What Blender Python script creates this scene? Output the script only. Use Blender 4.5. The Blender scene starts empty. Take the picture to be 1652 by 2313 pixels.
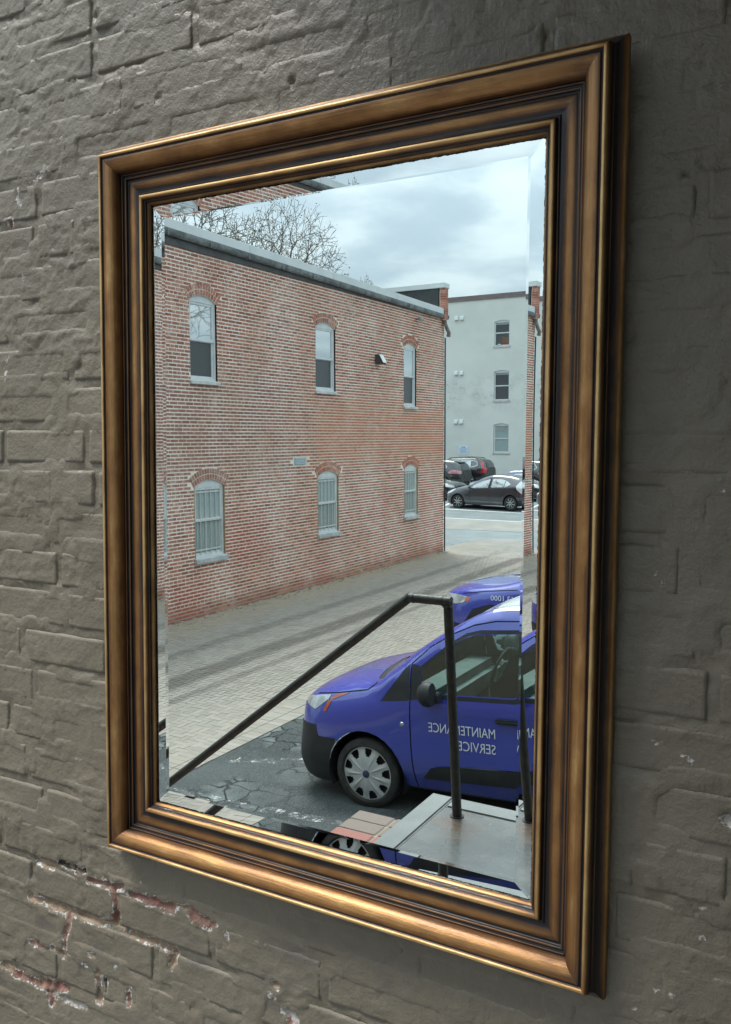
import bpy, bmesh, math, random
import numpy as np
from mathutils import Vector, Matrix, Euler

SC = bpy.context.scene
COL = SC.collection
R = math.radians
random.seed(7)

# ------------------------------------------------------------------ camera, sky, sun, exposure
MZ = 3.232                      # height of the mirror's centre above the parking pad
LEAN = R(1.15)                  # the hung mirror leans forward at its top
MIRROR_M = Matrix.Translation((0, 0, MZ)) @ Matrix.Rotation(LEAN, 4, 'X')

def look_matrix(yaw, pitch, roll):
    cy, sy, cp, sp = math.cos(yaw), math.sin(yaw), math.cos(pitch), math.sin(pitch)
    f = Vector((sy * cp, cy * cp, sp)); r = Vector((cy, -sy, 0)); u = r.cross(f)
    cr, sr = math.cos(roll), math.sin(roll)
    r2 = cr * r + sr * u; u2 = -sr * r + cr * u
    return Matrix((r2, u2, -f)).transposed().to_4x4()

cam_d = bpy.data.cameras.new('camera'); cam = bpy.data.objects.new('camera', cam_d); COL.objects.link(cam)
cam.matrix_world = MIRROR_M @ Matrix.Translation((0.6679, -1.0562, 0.0957)) @ look_matrix(-0.5156, -0.068, 0.0066)
cam_d.sensor_fit = 'VERTICAL'; cam_d.sensor_height = 24.0; cam_d.lens = 1980.0 / 2313.0 * 24.0
cam_d.clip_start = 0.05; cam_d.clip_end = 1500
SC.camera = cam

SUN_EL, SUN_AZ = R(60), R(226)     # azimuth measured from +y towards +x
world = bpy.data.worlds.new('World'); SC.world = world; world.use_nodes = True

class NT:
    """small helper to write node trees"""
    def __init__(s, tree): s.t = tree; s.n = tree.nodes; s.l = tree.links
    def new(s, typ, **kw):
        nd = s.n.new(typ)
        for k, v in kw.items():
            if k == 'inp':
                for kk, vv in v.items(): s.set(nd, kk, vv)
            else: setattr(nd, k, v)
        return nd
    def set(s, nd, k, v):
        sock = nd.inputs[k]
        if isinstance(v, bpy.types.NodeSocket): s.l.new(v, sock)
        elif isinstance(v, bpy.types.Node): s.l.new(v.outputs[0], sock)
        else:
            if sock.type == 'RGBA' and len(v) == 3: v = (*v, 1)
            sock.default_value = v
    def math(s, op, a, b=0.5, c=0.5, clamp=False):
        nd = s.n.new('ShaderNodeMath'); nd.operation = op; nd.use_clamp = clamp
        s.set(nd, 0, a); s.set(nd, 1, b); s.set(nd, 2, c)
        return nd.outputs[0]
    def mix(s, f, a, b, mode='MIX'):
        nd = s.n.new('ShaderNodeMix'); nd.data_type = 'RGBA'; nd.blend_type = mode; nd.clamp_factor = True
        s.set(nd, 0, f)
        for i, v in ((6, a), (7, b)):
            sock = nd.inputs[i]
            if isinstance(v, bpy.types.NodeSocket): s.l.new(v, sock)
            else: sock.default_value = (*v, 1) if len(v) == 3 else v
        return nd.outputs[2]
    def noise(s, vec, scale, detail=4, rough=0.55, out=0, dist=0.0):
        nd = s.n.new('ShaderNodeTexNoise'); s.l.new(vec, nd.inputs['Vector'])
        nd.inputs['Scale'].default_value = scale; nd.inputs['Detail'].default_value = detail
        nd.inputs['Roughness'].default_value = rough; nd.inputs['Distortion'].default_value = dist
        return nd.outputs[out]
    def ramp(s, f, lo, hi, a=0.0, b=1.0):
        nd = s.n.new('ShaderNodeMapRange'); nd.interpolation_type = 'SMOOTHSTEP'
        s.set(nd, 0, f); nd.inputs[1].default_value = lo; nd.inputs[2].default_value = hi
        nd.inputs[3].default_value = a; nd.inputs[4].default_value = b
        return nd.outputs[0]
    def scale(s, vec, xyz):
        nd = s.n.new('ShaderNodeMapping'); s.l.new(vec, nd.inputs[0]); nd.inputs['Scale'].default_value = xyz
        return nd.outputs[0]
    def pos(s): return s.n.new('ShaderNodeNewGeometry').outputs['Position']
    def obj(s): return s.n.new('ShaderNodeTexCoord').outputs['Object']
    def sep(s, vec):
        nd = s.n.new('ShaderNodeSeparateXYZ'); s.l.new(vec, nd.inputs[0]); return nd.outputs
    def attr(s, name, out='Fac'):
        nd = s.n.new('ShaderNodeAttribute'); nd.attribute_name = name; return nd.outputs[out]
    def bump(s, h, dist=0.01, strength=1.0, normal=None):
        nd = s.n.new('ShaderNodeBump'); s.set(nd, 'Height', h)
        nd.inputs['Distance'].default_value = dist; nd.inputs['Strength'].default_value = strength
        if normal is not None: s.l.new(normal, nd.inputs['Normal'])
        return nd.outputs[0]

def build_world():
    world.node_tree.nodes.clear(); t = NT(world.node_tree)
    sky = t.new('ShaderNodeTexSky', sky_type='NISHITA', sun_disc=False, sun_elevation=SUN_EL, sun_rotation=SUN_AZ,
                air_density=1.0, dust_density=2.0, ozone_density=1.0)
    gen = t.new('ShaderNodeTexCoord').outputs['Generated']
    d = t.sep(gen)
    # a flat cloud deck: directions divided by their height
    h = t.math('ADD', t.math('MAXIMUM', d[2], 0.0), 0.22)
    comb = t.new('ShaderNodeCombineXYZ')
    t.set(comb, 0, t.math('DIVIDE', d[0], h)); t.set(comb, 1, t.math('DIVIDE', d[1], h))
    n1 = t.noise(comb.outputs[0], 1.7, 7, 0.55, dist=0.25)
    n2 = t.noise(comb.outputs[0], 3.4, 5, 0.55)
    n = t.math('ADD', t.math('MULTIPLY', n1, 0.75), t.math('MULTIPLY', n2, 0.25))
    cl = t.mix(t.ramp(n, 0.40, 0.60), (1.02, 1.28, 1.47), (1.66, 1.90, 2.02))
    zen = t.math('ADD', 1.0, t.math('MULTIPLY', t.math('MAXIMUM', d[2], 0.0), 3.4))                      # overcast sky brightens towards the zenith
    cl = t.mix(1.0, cl, zen, 'MULTIPLY')
    col = t.mix(0.94, sky.outputs[0], cl)
    bg = t.new('ShaderNodeBackground', inp={'Color': col, 'Strength': 0.082})
    out = t.new('ShaderNodeOutputWorld'); t.l.new(bg.outputs[0], out.inputs[0])
build_world()

sun_d = bpy.data.lights.new('sun', 'SUN'); sun_d.energy = 0.85; sun_d.angle = R(22); sun_d.color = (1.0, 0.96, 0.9)
sun = bpy.data.objects.new('sun', sun_d); COL.objects.link(sun)
sdir = Vector((math.sin(SUN_AZ) * math.cos(SUN_EL), math.cos(SUN_AZ) * math.cos(SUN_EL), math.sin(SUN_EL)))
sun.rotation_euler = sdir.to_track_quat('Z', 'Y').to_euler()
SC.view_settings.view_transform = 'Standard'; SC.view_settings.look = 'None'
SC.view_settings.exposure = 1.9; SC.view_settings.gamma = 1.0
SC.render.engine = 'CYCLES'
SC.cycles.max_bounces = 14; SC.cycles.transmission_bounces = 12; SC.cycles.glossy_bounces = 8; SC.cycles.diffuse_bounces = 4
SC.cycles.transparent_max_bounces = 12

# ------------------------------------------------------------------ helpers
def material(name):
    m = bpy.data.materials.new(name); m.use_nodes = True; m.node_tree.nodes.clear()
    t = NT(m.node_tree)
    out = t.new('ShaderNodeOutputMaterial')
    return m, t, out

def principled(t, out, **kw):
    p = t.new('ShaderNodeBsdfPrincipled', inp=kw); t.l.new(p.outputs[0], out.inputs[0]); return p

def simple(name, c1, c2=None, rough=0.5, metal=0.0, scale=6.0, bump=0.0, bscale=60.0, spec=0.5, coat=0.0, space='obj', rvar=0.12):
    """a surface of two close colours mixed by noise, with roughness variation and fine relief"""
    m, t, out = material(name)
    v = t.obj() if space == 'obj' else t.pos()
    c2 = c2 or tuple(x * 0.8 for x in c1)
    n = t.noise(v, scale, 5, 0.6)
    kw = {'Base Color': t.mix(t.ramp(n, 0.32, 0.68), c1, c2), 'Metallic': metal,
          'Roughness': t.math('ADD', rough - rvar / 2, t.math('MULTIPLY', t.noise(v, scale * 2.3, 3), rvar)),
          'Specular IOR Level': spec}
    if coat: kw['Coat Weight'] = coat; kw['Coat Roughness'] = 0.04
    if bump: kw['Normal'] = t.bump(t.noise(v, bscale, 4), bump)
    principled(t, out, **kw)
    return m

def link(name, me, mat=None, parent=None):
    o = bpy.data.objects.new(name, me); COL.objects.link(o)
    if mat is not None and not me.materials: me.materials.append(mat)
    if parent is not None: o.parent = parent
    return o

def tag(o, label=None, cat=None, group=None, kind=None):
    for k, v in (('label', label), ('category', cat), ('group', group), ('kind', kind)):
        if v: o[k] = v
    return o

def thing(name, label, cat, loc=(0, 0, 0), rot=(0, 0, 0), group=None):
    o = bpy.data.objects.new(name, None); COL.objects.link(o); o.empty_display_size = 0.1
    o.location = loc; o.rotation_euler = rot
    return tag(o, label, cat, group)

def smooth(me, ang=35):
    me.polygons.foreach_set('use_smooth', [True] * len(me.polygons))
    me.set_sharp_from_angle(angle=R(ang))

class MB:
    """collects faces for one mesh"""
    def __init__(s): s.v = []; s.f = []; s.c = []
    def quad(s, *p, c=0.0):
        b = len(s.v); s.v += [tuple(q) for q in p]; s.f.append(tuple(range(b, b + len(p)))); s.c.append(c)
    def box(s, a, b, c=0.0, skip=()):
        x0, y0, z0 = a; x1, y1, z1 = b; k = len(s.v)
        s.v += [(x0, y0, z0), (x1, y0, z0), (x1, y1, z0), (x0, y1, z0), (x0, y0, z1), (x1, y0, z1), (x1, y1, z1), (x0, y1, z1)]
        F = {'-z': (0, 3, 2, 1), '+z': (4, 5, 6, 7), '-y': (0, 1, 5, 4), '+x': (1, 2, 6, 5), '+y': (2, 3, 7, 6), '-x': (3, 0, 4, 7)}
        for n, f in F.items():
            if n not in skip: s.f.append(tuple(k + i for i in f)); s.c.append(c)
    def prism(s, poly, d, n0, n1, c=0.0):
        """poly: 3D points, swept from n0*d to n1*d"""
        d = Vector(d); k = len(s.v); m = len(poly)
        s.v += [tuple(Vector(p) + d * n0) for p in poly] + [tuple(Vector(p) + d * n1) for p in poly]
        s.f.append(tuple(k + i for i in reversed(range(m)))); s.f.append(tuple(k + m + i for i in range(m))); s.c += [c, c]
        for i in range(m):
            j = (i + 1) % m; s.f.append((k + i, k + j, k + m + j, k + m + i)); s.c.append(c)
    def tube(s, pts, rad, n=10, caps=True, c=0.0):
        pts = [Vector(p) for p in pts]
        if not hasattr(rad, '__len__'): rad = [rad] * len(pts)
        k = len(s.v); up = None
        for i, p in enumerate(pts):
            t = (pts[min(i + 1, len(pts) - 1)] - pts[max(i - 1, 0)]).normalized()
            if up is None: up = t.orthogonal().normalized()
            a = (up - t * up.dot(t)).normalized(); b = t.cross(a); up = a
            # mitre: stretch at bends
            for j in range(n):
                th = 2 * math.pi * j / n
                s.v.append(tuple(p + (a * math.cos(th) + b * math.sin(th)) * rad[i]))
        for i in range(len(pts) - 1):
            for j in range(n):
                j2 = (j + 1) % n
                s.f.append((k + i * n + j, k + i * n + j2, k + (i + 1) * n + j2, k + (i + 1) * n + j)); s.c.append(c)
        if caps:
            s.f.append(tuple(k + j for j in reversed(range(n)))); s.f.append(tuple(k + (len(pts) - 1) * n + j for j in range(n))); s.c += [c, c]
    def lathe(s, prof, axis='y', n=24, c=0.0, center=(0, 0, 0)):
        """prof: (radius, offset along axis)"""
        k = len(s.v); cx, cy, cz = center
        for r, h in prof:
            for j in range(n):
                th = 2 * math.pi * j / n; p, q = r * math.cos(th), r * math.sin(th)
                s.v.append({'y': (cx + p, cy + h, cz + q), 'z': (cx + p, cy + q, cz + h), 'x': (cx + h, cy + p, cz + q)}[axis])
        for i in range(len(prof) - 1):
            for j in range(n):
                j2 = (j + 1) % n
                s.f.append((k + i * n + j, k + i * n + j2, k + (i + 1) * n + j2, k + (i + 1) * n + j)); s.c.append(c)
    def mesh(s, name, bev=0.0, fix=True):
        me = bpy.data.meshes.new(name); me.from_pydata(s.v, [], s.f)
        if any(s.c):
            a = me.attributes.new('tint', 'FLOAT', 'FACE'); a.data.foreach_set('value', s.c)
        if fix or bev:
            bm = bmesh.new(); bm.from_mesh(me)
            if fix:
                bmesh.ops.remove_doubles(bm, verts=bm.verts, dist=1e-6)
                bmesh.ops.recalc_face_normals(bm, faces=bm.faces)
            if bev:
                bmesh.ops.bevel(bm, geom=[e for e in bm.edges if len(e.link_faces) == 2 and e.calc_face_angle(0) > 0.5], offset=bev, segments=2, affect='EDGES', clamp_overlap=True)
            bm.to_mesh(me); bm.free()
        me.update(); return me
    def obj(s, name, mat, parent=None, bev=0.0, sm=False, fix=True):
        me = s.mesh(name, bev, fix)
        if sm: smooth(me)
        return link(name, me, mat, parent)

def grid_mesh(name, P):
    """P: array (ny, nx, 3) -> mesh of quads"""
    ny, nx = P.shape[:2]
    me = bpy.data.meshes.new(name); me.vertices.add(ny * nx)
    me.vertices.foreach_set('co', P.reshape(-1).astype(np.float32))
    i = np.arange(ny * nx).reshape(ny, nx)
    q = np.stack([i[:-1, :-1], i[:-1, 1:], i[1:, 1:], i[1:, :-1]], -1).reshape(-1, 4)
    me.loops.add(q.size); me.loops.foreach_set('vertex_index', q.reshape(-1).astype(np.int32))
    me.polygons.add(len(q)); me.polygons.foreach_set('loop_start', np.arange(0, q.size, 4, dtype=np.int32))
    me.polygons.foreach_set('use_smooth', np.ones(len(q), bool))
    me.update(calc_edges=True); return me

_tab = np.random.RandomState(3).rand(256, 256)
def vnoise(x, y):
    xi = np.floor(x).astype(int); yi = np.floor(y).astype(int); fx = x - xi; fy = y - yi
    fx = fx * fx * (3 - 2 * fx); fy = fy * fy * (3 - 2 * fy)
    g = lambda a, b: _tab[a & 255, b & 255]
    return (g(xi, yi) * (1 - fx) + g(xi + 1, yi) * fx) * (1 - fy) + (g(xi, yi + 1) * (1 - fx) + g(xi + 1, yi + 1) * fx) * fy
def fbm(x, y, o=4, seed=0):
    r = 0; a = 0.5; tot = 0
    for k in range(o):
        r = r + a * vnoise(x * 2 ** k + 17.3 * k + seed * 31.7, y * 2 ** k + 9.1 * k + seed * 13.3); tot += a; a *= 0.5
    return r / tot
def sstep(a, b, x):
    t = np.clip((x - a) / (b - a), 0, 1); return t * t * (3 - 2 * t)
def catmull(pts, sub):
    pts = [np.array(p, float) for p in pts]; out = []
    for i in range(len(pts) - 1):
        p0 = pts[max(i - 1, 0)]; p1 = pts[i]; p2 = pts[i + 1]; p3 = pts[min(i + 2, len(pts) - 1)]
        for k in range(sub):
            t = k / sub
            out.append(0.5 * ((2 * p1) + (-p0 + p2) * t + (2 * p0 - 5 * p1 + 4 * p2 - p3) * t * t + (-p0 + 3 * p1 - 3 * p2 + p3) * t ** 3))
    out.append(pts[-1]); return out

def terrain(x, y):
    """height of the ground: level alley, pad rising to the entrance, street rising away"""
    return -0.03 + 0.06 * max(0.0, min(x + 3.6, 5.0)) + 0.0375 * max(0.0, min(-23 - y, 10.0)) + 0.02 * max(0.0, min(-33 - y, 30.0))

exec_parts = []
# ================================================================== PAINTED WALL
WALL_Y = 0.015
CHIPS = [
('tan', .0095, [(-.619, 2.581), (-.599, 2.578), (-.564, 2.58)]), ('dark', .0085, [(-.559, 2.588), (-.497, 2.589)]),
('red', .0076, [(-.487, 2.578), (-.436, 2.581), (-.405, 2.585)]), ('red', .0109, [(-.425, 2.577), (-.417, 2.525)]),
('red', .01, [(-.383, 2.578), (-.335, 2.577), (-.294, 2.575)]), ('tan', .0059, [(-.294, 2.582), (-.253, 2.586)]),
('red', .0119, [(-.253, 2.577), (-.209, 2.573)]), ('tan', .0095, [(-.635, 2.505), (-.589, 2.506), (-.53, 2.505)]),
('red', .009, [(-.535, 2.5), (-.545, 2.441)]), ('tan', .0081, [(-.525, 2.503), (-.468, 2.508), (-.405, 2.512)]),
('tan', .009, [(-.383, 2.505), (-.335, 2.508), (-.289, 2.506)]), ('tan', .0114, [(-.291, 2.502), (-.297, 2.474)]),
('tan', .0062, [(-.178, 2.566), (-.178, 2.55)]), ('red', .0071, [(-.638, 2.421), (-.599, 2.422)]),
('tan', .009, [(-.579, 2.427), (-.55, 2.422)]), ('tan', .0043, [(-.487, 2.442), (-.473, 2.443)]),
('white', .0038, [(-.496, 2.424), (-.494, 2.421)]), ('tan', .0142, [(-.715, 2.354), (-.688, 2.352)]),
('red', .0133, [(-.683, 2.349), (-.641, 2.348), (-.594, 2.351), (-.545, 2.363)]), ('red', .0109, [(-.589, 2.349), (-.579, 2.324)]),
('white', .0062, [(-.574, 2.34), (-.54, 2.34), (-.492, 2.342)]), ('tan', .0095, [(-.464, 2.413), (-.461, 2.366)]),
('dark', .0059, [(-.445, 2.409), (-.447, 2.384)]), ('red', .0085, [(-.391, 2.405), (-.391, 2.385)]),
('tan', .0066, [(-.086, 2.513), (-.082, 2.511)]), ('white', .0052, [(-.094, 2.493), (-.089, 2.492)]),
('white', .0119, [(-.064, 2.479), (-.05, 2.466)]), ('red', .0071, [(-.06, 2.477), (-.058, 2.46)]),
('white', .0024, [(-.594, 3.83), (-.596, 3.818), (-.608, 3.806)]), ('white', .0017, [(-.613, 3.802), (-.631, 3.797)]),
('white', .0017, [(-.663, 3.792), (-.665, 3.774), (-.652, 3.754)]), ('white', .002, [(-.649, 3.65), (-.651, 3.633)]),
('white', .002, [(-.69, 3.5), (-.694, 3.488)]), ('white', .0017, [(-.698, 3.473), (-.702, 3.454)]),
('white', .0017, [(-.707, 3.434), (-.707, 3.424)]), ('red', .006, [(-.683, 3.743), (-.685, 3.731)]),
('tan', .005, [(.464, 2.985), (.468, 2.986)]), ('white', .007, [(.544, 2.907), (.553, 2.905)]), ('dark', .004, [(.549, 2.909), (.553, 2.909)]),
]
for sx, sz in [(.469, 3.181), (.476, 3.17), (.457, 3.187), (.528, 3.285), (.528, 2.796), (.526, 2.761), (.475, 2.681), (.494, 2.681), (.449, 2.65), (.494, 2.973), (.502, 2.97), (-.14, 2.66), (-.42, 2.44), (-.56, 2.63), (-.36, 2.60)]:
    CHIPS.append(('white', .0014, [(sx, sz), (sx + random.uniform(-.004, .004), sz + random.uniform(-.003, .003))]))
PITS = [(-.075, 3.86, .006, .006), (-.075, 3.868, .005, .006), (-.47, 4.049, .008, .004), (-.331, 3.889, .008, .004), (-.52, 3.953, .005, .003), (-.644, 3.922, .006, .003),
        (.303, 3.845, .007, .004), (.318, 3.848, .005, .003), (.477, 3.651, .0035, .008), (.496, 3.661, .008, .003), (.49, 3.774, .006, .003), (.549, 2.909, .006, .008)]
CHIP_RGB = {'red': (.26, .115, .095), 'tan': (.40, .30, .205), 'dark': (.035, .03, .027), 'white': (.62, .60, .56)}

def chip_field(x, z):
    """distance to the nearest bare spot (m, negative inside) and its colour"""
    d = np.full(x.shape, 0.05); col = np.zeros(x.shape + (3,)); col[...] = CHIP_RGB['tan']
    for kind, w, pl in CHIPS:
        w = w * (1.3 if w > .003 else 1.1)
        xs = [p[0] for p in pl]; zs = [p[1] for p in pl]
        near = (x > min(xs) - .06) & (x < max(xs) + .06) & (z > min(zs) - .06) & (z < max(zs) + .06)
        if not near.any(): continue
        X = x[near]; Z = z[near]; dd = np.full(X.shape, 1.0)
        for (ax, az), (bx, bz) in zip(pl[:-1], pl[1:]):
            L2 = (bx - ax) ** 2 + (bz - az) ** 2 + 1e-9
            t = np.clip(((X - ax) * (bx - ax) + (Z - az) * (bz - az)) / L2, 0, 1)
            dd = np.minimum(dd, np.hypot(X - ax - t * (bx - ax), Z - az - t * (bz - az)))
        wob = (fbm(X * 90, Z * 90, 3, 5) - .5) * (w * 1.1) if w > .003 else 0
        dd = dd - w * .5 + wob
        cur = d[near]; upd = dd < cur
        c = col[near]; c[upd] = CHIP_RGB[kind]; col[near] = c
        d[near] = np.where(upd, dd, cur)
    return d, col

def common_relief(x, z):
    wx = x + (fbm(x * 14, z * 14, 3, 8) - .5) * .04; wz = z + (fbm(x * 14, z * 14, 3, 9) - .5) * .04
    h = (fbm(wx * 8, wz * 10, 3, 1) - .5) * .0028 + (fbm(wx * 70, wz * 80, 3, 2) - .5) * .0010
    rough = sstep(.54, .66, fbm(x * 5, z * 6, 3, 14))                     # crusty patches between smooth brick faces
    h = h + rough * (fbm(wx * 130, wz * 130, 3, 15) - .5) * .0028
    # drags of old mortar and thick paint: thin raised ridges, flakes with a sharp edge
    r = fbm(wx * 9 + 3, wz * 20, 4, 3); ridge = np.clip(1 - np.abs(r - .52) * 38, 0, 1)
    h = h + ridge * .0017 * sstep(.36, .56, fbm(x * 6, z * 6, 2, 4))
    for sc, lev, amp, sd in ((7, .58, .0009, 6), (10, .64, .0010, 26), (16, .34, -.0010, 27), (5, .38, -.0008, 28)):
        h = h + sstep(lev, lev + .010, fbm(wx * sc, wz * sc * 1.7, 5, sd)) * amp
    crack = np.clip(1 - np.abs(fbm(wx * 11, wz * 13, 4, 33) - .5) * 70, 0, 1) * sstep(.50, .60, fbm(x * 4, z * 5, 2, 34))
    h = h - crack * .0024
    for px, pz, pr, pd in PITS:
        d = np.hypot(x - px, z - pz); d = d + (fbm(x * 120, z * 120, 2, 7) - .5) * pr
        h = h - pd * (1 - sstep(pr * .5, pr, d))
    return h

def set_chip_attrs(me, x, z):
    d, col = chip_field(x.reshape(-1), z.reshape(-1))
    a = me.attributes.new('chip', 'FLOAT', 'POINT'); a.data.foreach_set('value', d.astype(np.float32))
    a = me.attributes.new('chip_rgb', 'FLOAT_COLOR', 'POINT')
    a.data.foreach_set('color', np.concatenate([col, np.ones((len(col), 1))], 1).reshape(-1).astype(np.float32))

def painted_wall_material():
    m, t, out = material('taupe_masonry_paint')
    p = t.pos()
    n_big = t.noise(p, 2.2, 4, 0.55); n_mid = t.noise(p, 14, 5, 0.6); n_fine = t.noise(p, 160, 4, 0.6); n_grit = t.noise(p, 520, 3, 0.6)
    paint = t.mix(t.ramp(n_big, 0.35, 0.65), (0.188, 0.163, 0.120), (0.212, 0.185, 0.138))
    paint = t.mix(t.math('MULTIPLY', t.ramp(n_mid, 0.52, 0.75), 0.45), paint, (0.145, 0.128, 0.098))
    # grey scuffs and dust low on the wall
    s = t.sep(p); low = t.ramp(s[2], 2.75, 2.45)
    scuff = t.math('MULTIPLY', t.math('MULTIPLY', low, t.ramp(t.noise(t.scale(p, (1, 1, 2.2)), 7, 5, 0.65), 0.5, 0.68)), 0.6)
    paint = t.mix(scuff, paint, (0.105, 0.10, 0.094))
    speck = t.ramp(t.noise(p, 95, 2, 0.5), 0.80, 0.83)
    d = t.math('ADD', t.attr('chip'), t.math('MULTIPLY', t.math('SUBTRACT', t.noise(p, 210, 5, 0.7), 0.5), 0.013))
    raw = t.mix(t.ramp(n_fine, 0.35, 0.65), t.attr('chip_rgb', 'Color'), (0.30, 0.20, 0.15))
    raw = t.mix(t.ramp(n_mid, .40, .62), raw, t.attr('chip_rgb', 'Color')); raw = t.mix(t.math('MULTIPLY', t.ramp(t.noise(p, 75, 4, .7), .46, .62), .7), raw, (.36, .28, .20)); raw = t.mix(t.math('MULTIPLY', t.ramp(n_grit, .5, .7), .5), raw, (.07, .045, .035))
    bare = t.math('LESS_THAN', d, 0.0)
    rim = t.math('MULTIPLY', t.math('LESS_THAN', d, 0.0024), t.ramp(t.noise(p, 70, 4), 0.46, 0.56))
    c = t.mix(t.math('MULTIPLY', speck, 0.0), paint, (0.6, 0.58, 0.54))
    c = t.mix(rim, c, (0.66, 0.65, 0.62)); c = t.mix(bare, c, raw)
    hgt = t.math('ADD', t.math('MULTIPLY', n_fine, 0.5), t.math('MULTIPLY', n_grit, 0.14))
    brush = t.noise(t.scale(p, (60, 60, 9)), 4.0, 3)
    hgt = t.math('ADD', hgt, t.math('MULTIPLY', brush, 0.12))
    hgt = t.math('SUBTRACT', hgt, t.math('MULTIPLY', bare, 0.5))
    principled(t, out, **{'Base Color': c, 'Roughness': t.math('ADD', 0.34, t.math('MULTIPLY', bare, 0.5)), 'Specular IOR Level': 0.45,
                          'Normal': t.bump(hgt, 0.0034, 1.0)})
    return m

def build_painted_wall():
    mat = painted_wall_material()
    wall = thing('painted_wall', 'taupe painted brick wall with flaking joints behind the gold framed mirror', 'wall', (0, WALL_Y, 0))
    X0, X1, Z0, Z1 = -1.02, 0.90, 2.08, 4.40
    PITCH = .0719; joint = .0065
    rects = []
    starts = {-1: -.421, -2: -.54, -3: -.462, -4: -.59}
    k = int((Z0 - 2.580) / PITCH) - 1
    while 2.580 + k * PITCH < Z1:
        rnd = random.Random(k * 13 + 5)
        za = 2.580 + k * PITCH; head = (k % 6 == 3)
        L = .213 if not head else .104
        x = starts.get(k, rnd.uniform(0, L) if k not in starts else 0); x = x - math.ceil((x - X0) / L + 1) * L
        while x < X1:
            l = L + rnd.uniform(-.006, .006)
            rects.append((x + joint / 2, x + l - joint / 2, za + joint / 2 + rnd.uniform(-.0012, .0012), za + PITCH - joint / 2 + rnd.uniform(-.0012, .0012)))
            x += l
        k += 1
    rects = [(max(a, X0), min(b, X1), max(c, Z0), min(d, Z1)) for a, b, c, d in rects if b > X0 + .02 and a < X1 - .02 and d > Z0 + .02 and c < Z1 - .02]
    # distance of every mortar point to the inside of the nearest brick
    st = .0045
    xs = np.arange(X0, X1 + st, st); zs = np.arange(Z0, Z1 + st, st); GX, GZ = np.meshgrid(xs, zs)
    inside = np.zeros(GX.shape)
    for a, b, c, d in rects:
        i0, i1 = np.searchsorted(xs, [a, b]); j0, j1 = np.searchsorted(zs, [c, d])
        sub = np.minimum(np.minimum(GX[j0:j1, i0:i1] - a, b - GX[j0:j1, i0:i1]), np.minimum(GZ[j0:j1, i0:i1] - c, d - GZ[j0:j1, i0:i1]))
        inside[j0:j1, i0:i1] = sub
    smear = sstep(.28, .50, fbm(GX * 8, GZ * 15, 4, 21))
    h = common_relief(GX, GZ) - .0032 + smear * .0042 - np.clip(inside - .003 - smear * .012, 0, .03) * .55
    h = h + (fbm(GX * 55, GZ * 55, 3, 22) - .5) * .0024
    dch, _ = chip_field(GX, GZ); h = h - .0062 * (1 - sstep(-.0022, .0002, dch)) + (1 - sstep(-.002, 0, dch)) * (fbm(GX * 160, GZ * 160, 3, 44) - .5) * .006
    me = grid_mesh('mortar', np.stack([GX, -h, GZ], -1)); set_chip_attrs(me, GX, GZ)
    link('mortar', me, mat, wall)
    for n, (a, b, c, d) in enumerate(rects):
        rnd = random.Random(n)
        nx = max(4, int((b - a) / .0045)); nz = max(4, int((d - c) / .0045))
        gx, gz = np.meshgrid(np.linspace(a, b, nx), np.linspace(c, d, nz))
        e = np.minimum(np.minimum(gx - a, b - gx), np.minimum(gz - c, d - gz))
        e2 = e + (fbm(gx * 60, gz * 60, 3, 31) - .55) * .007
        off = rnd.uniform(-.0010, .0010)
        hb = common_relief(gx, gz) + off + rnd.uniform(-.008, .008) * (gx - (a + b) / 2) + rnd.uniform(-.018, .018) * (gz - (c + d) / 2)
        hb = hb - .0034 * (1 - sstep(-.002, .0022, e2))
        dch, _ = chip_field(gx, gz); hb = hb - .0055 * (1 - sstep(-.0022, .0002, dch)) + (1 - sstep(-.002, 0, dch)) * (fbm(gx * 160, gz * 160, 3, 44) - .5) * .006
        hb = np.where(e < 1e-7, hb - .010, hb)
        me = grid_mesh('brick', np.stack([gx, -hb, gz], -1)); set_chip_attrs(me, gx, gz)
        link('brick', me, mat, wall)
    # the rest of the painted building, plain beyond what the photograph shows
    m, t, out = material('taupe_painted_brick_far')
    p = t.pos()
    br = t.new('ShaderNodeTexBrick', inp={'Scale': 1.0, 'Mortar Size': 0.006, 'Brick Width': 0.213, 'Row Height': 0.0719, 'Mortar Smooth': 0.6})
    cmb = t.new('ShaderNodeCombineXYZ'); s = t.sep(p); t.set(cmb, 0, t.math('ADD', s[0], s[1])); t.set(cmb, 1, s[2]); t.l.new(cmb.outputs[0], br.inputs[0])
    principled(t, out, **{'Base Color': t.mix(t.noise(p, 3, 4), (0.188, 0.163, 0.120), (0.212, 0.185, 0.138)), 'Roughness': 0.45,
                          'Normal': t.bump(t.math('SUBTRACT', t.noise(p, 40, 4), br.outputs['Fac']), 0.004)})
    b = MB()
    b.box((-14, .004, -.3), (X0, 9, 5.6)); b.box((X1, .004, -.3), (6, 9, 5.6)); b.box((X0, .004, -.3), (X1, 9, Z0)); b.box((X0, .004, Z1), (X1, 9, 5.6))
    b.box((X0, .06, Z0), (X1, 9, Z1))
    b.obj('wall_body', m, wall)
    # added wing wall and canopy, out of view, to shade the wall's right
    w = thing('added_shade_wall', 'unseen taupe wing wall added right of the landing to shade the mirror wall', 'wall', (0, 0, 0))
    b = MB(); b.box((1.42, -3.1, -.3), (1.76, .0, 5.5)); b.obj('wall_body', m, w)
    c = thing('added_shade_canopy', 'unseen flat dark canopy added over the landing to shade the mirror wall', 'canopy', (0, 0, 0))
    cm = simple('shade_canopy_metal', (.05, .05, .05), (.07, .07, .065), 0.5)
    b = MB(); b.box((-.30, -2.3, 4.60), (1.42, .0, 4.72)); b.obj('shade_canopy_slab', cm, c, bev=.005)
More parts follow.
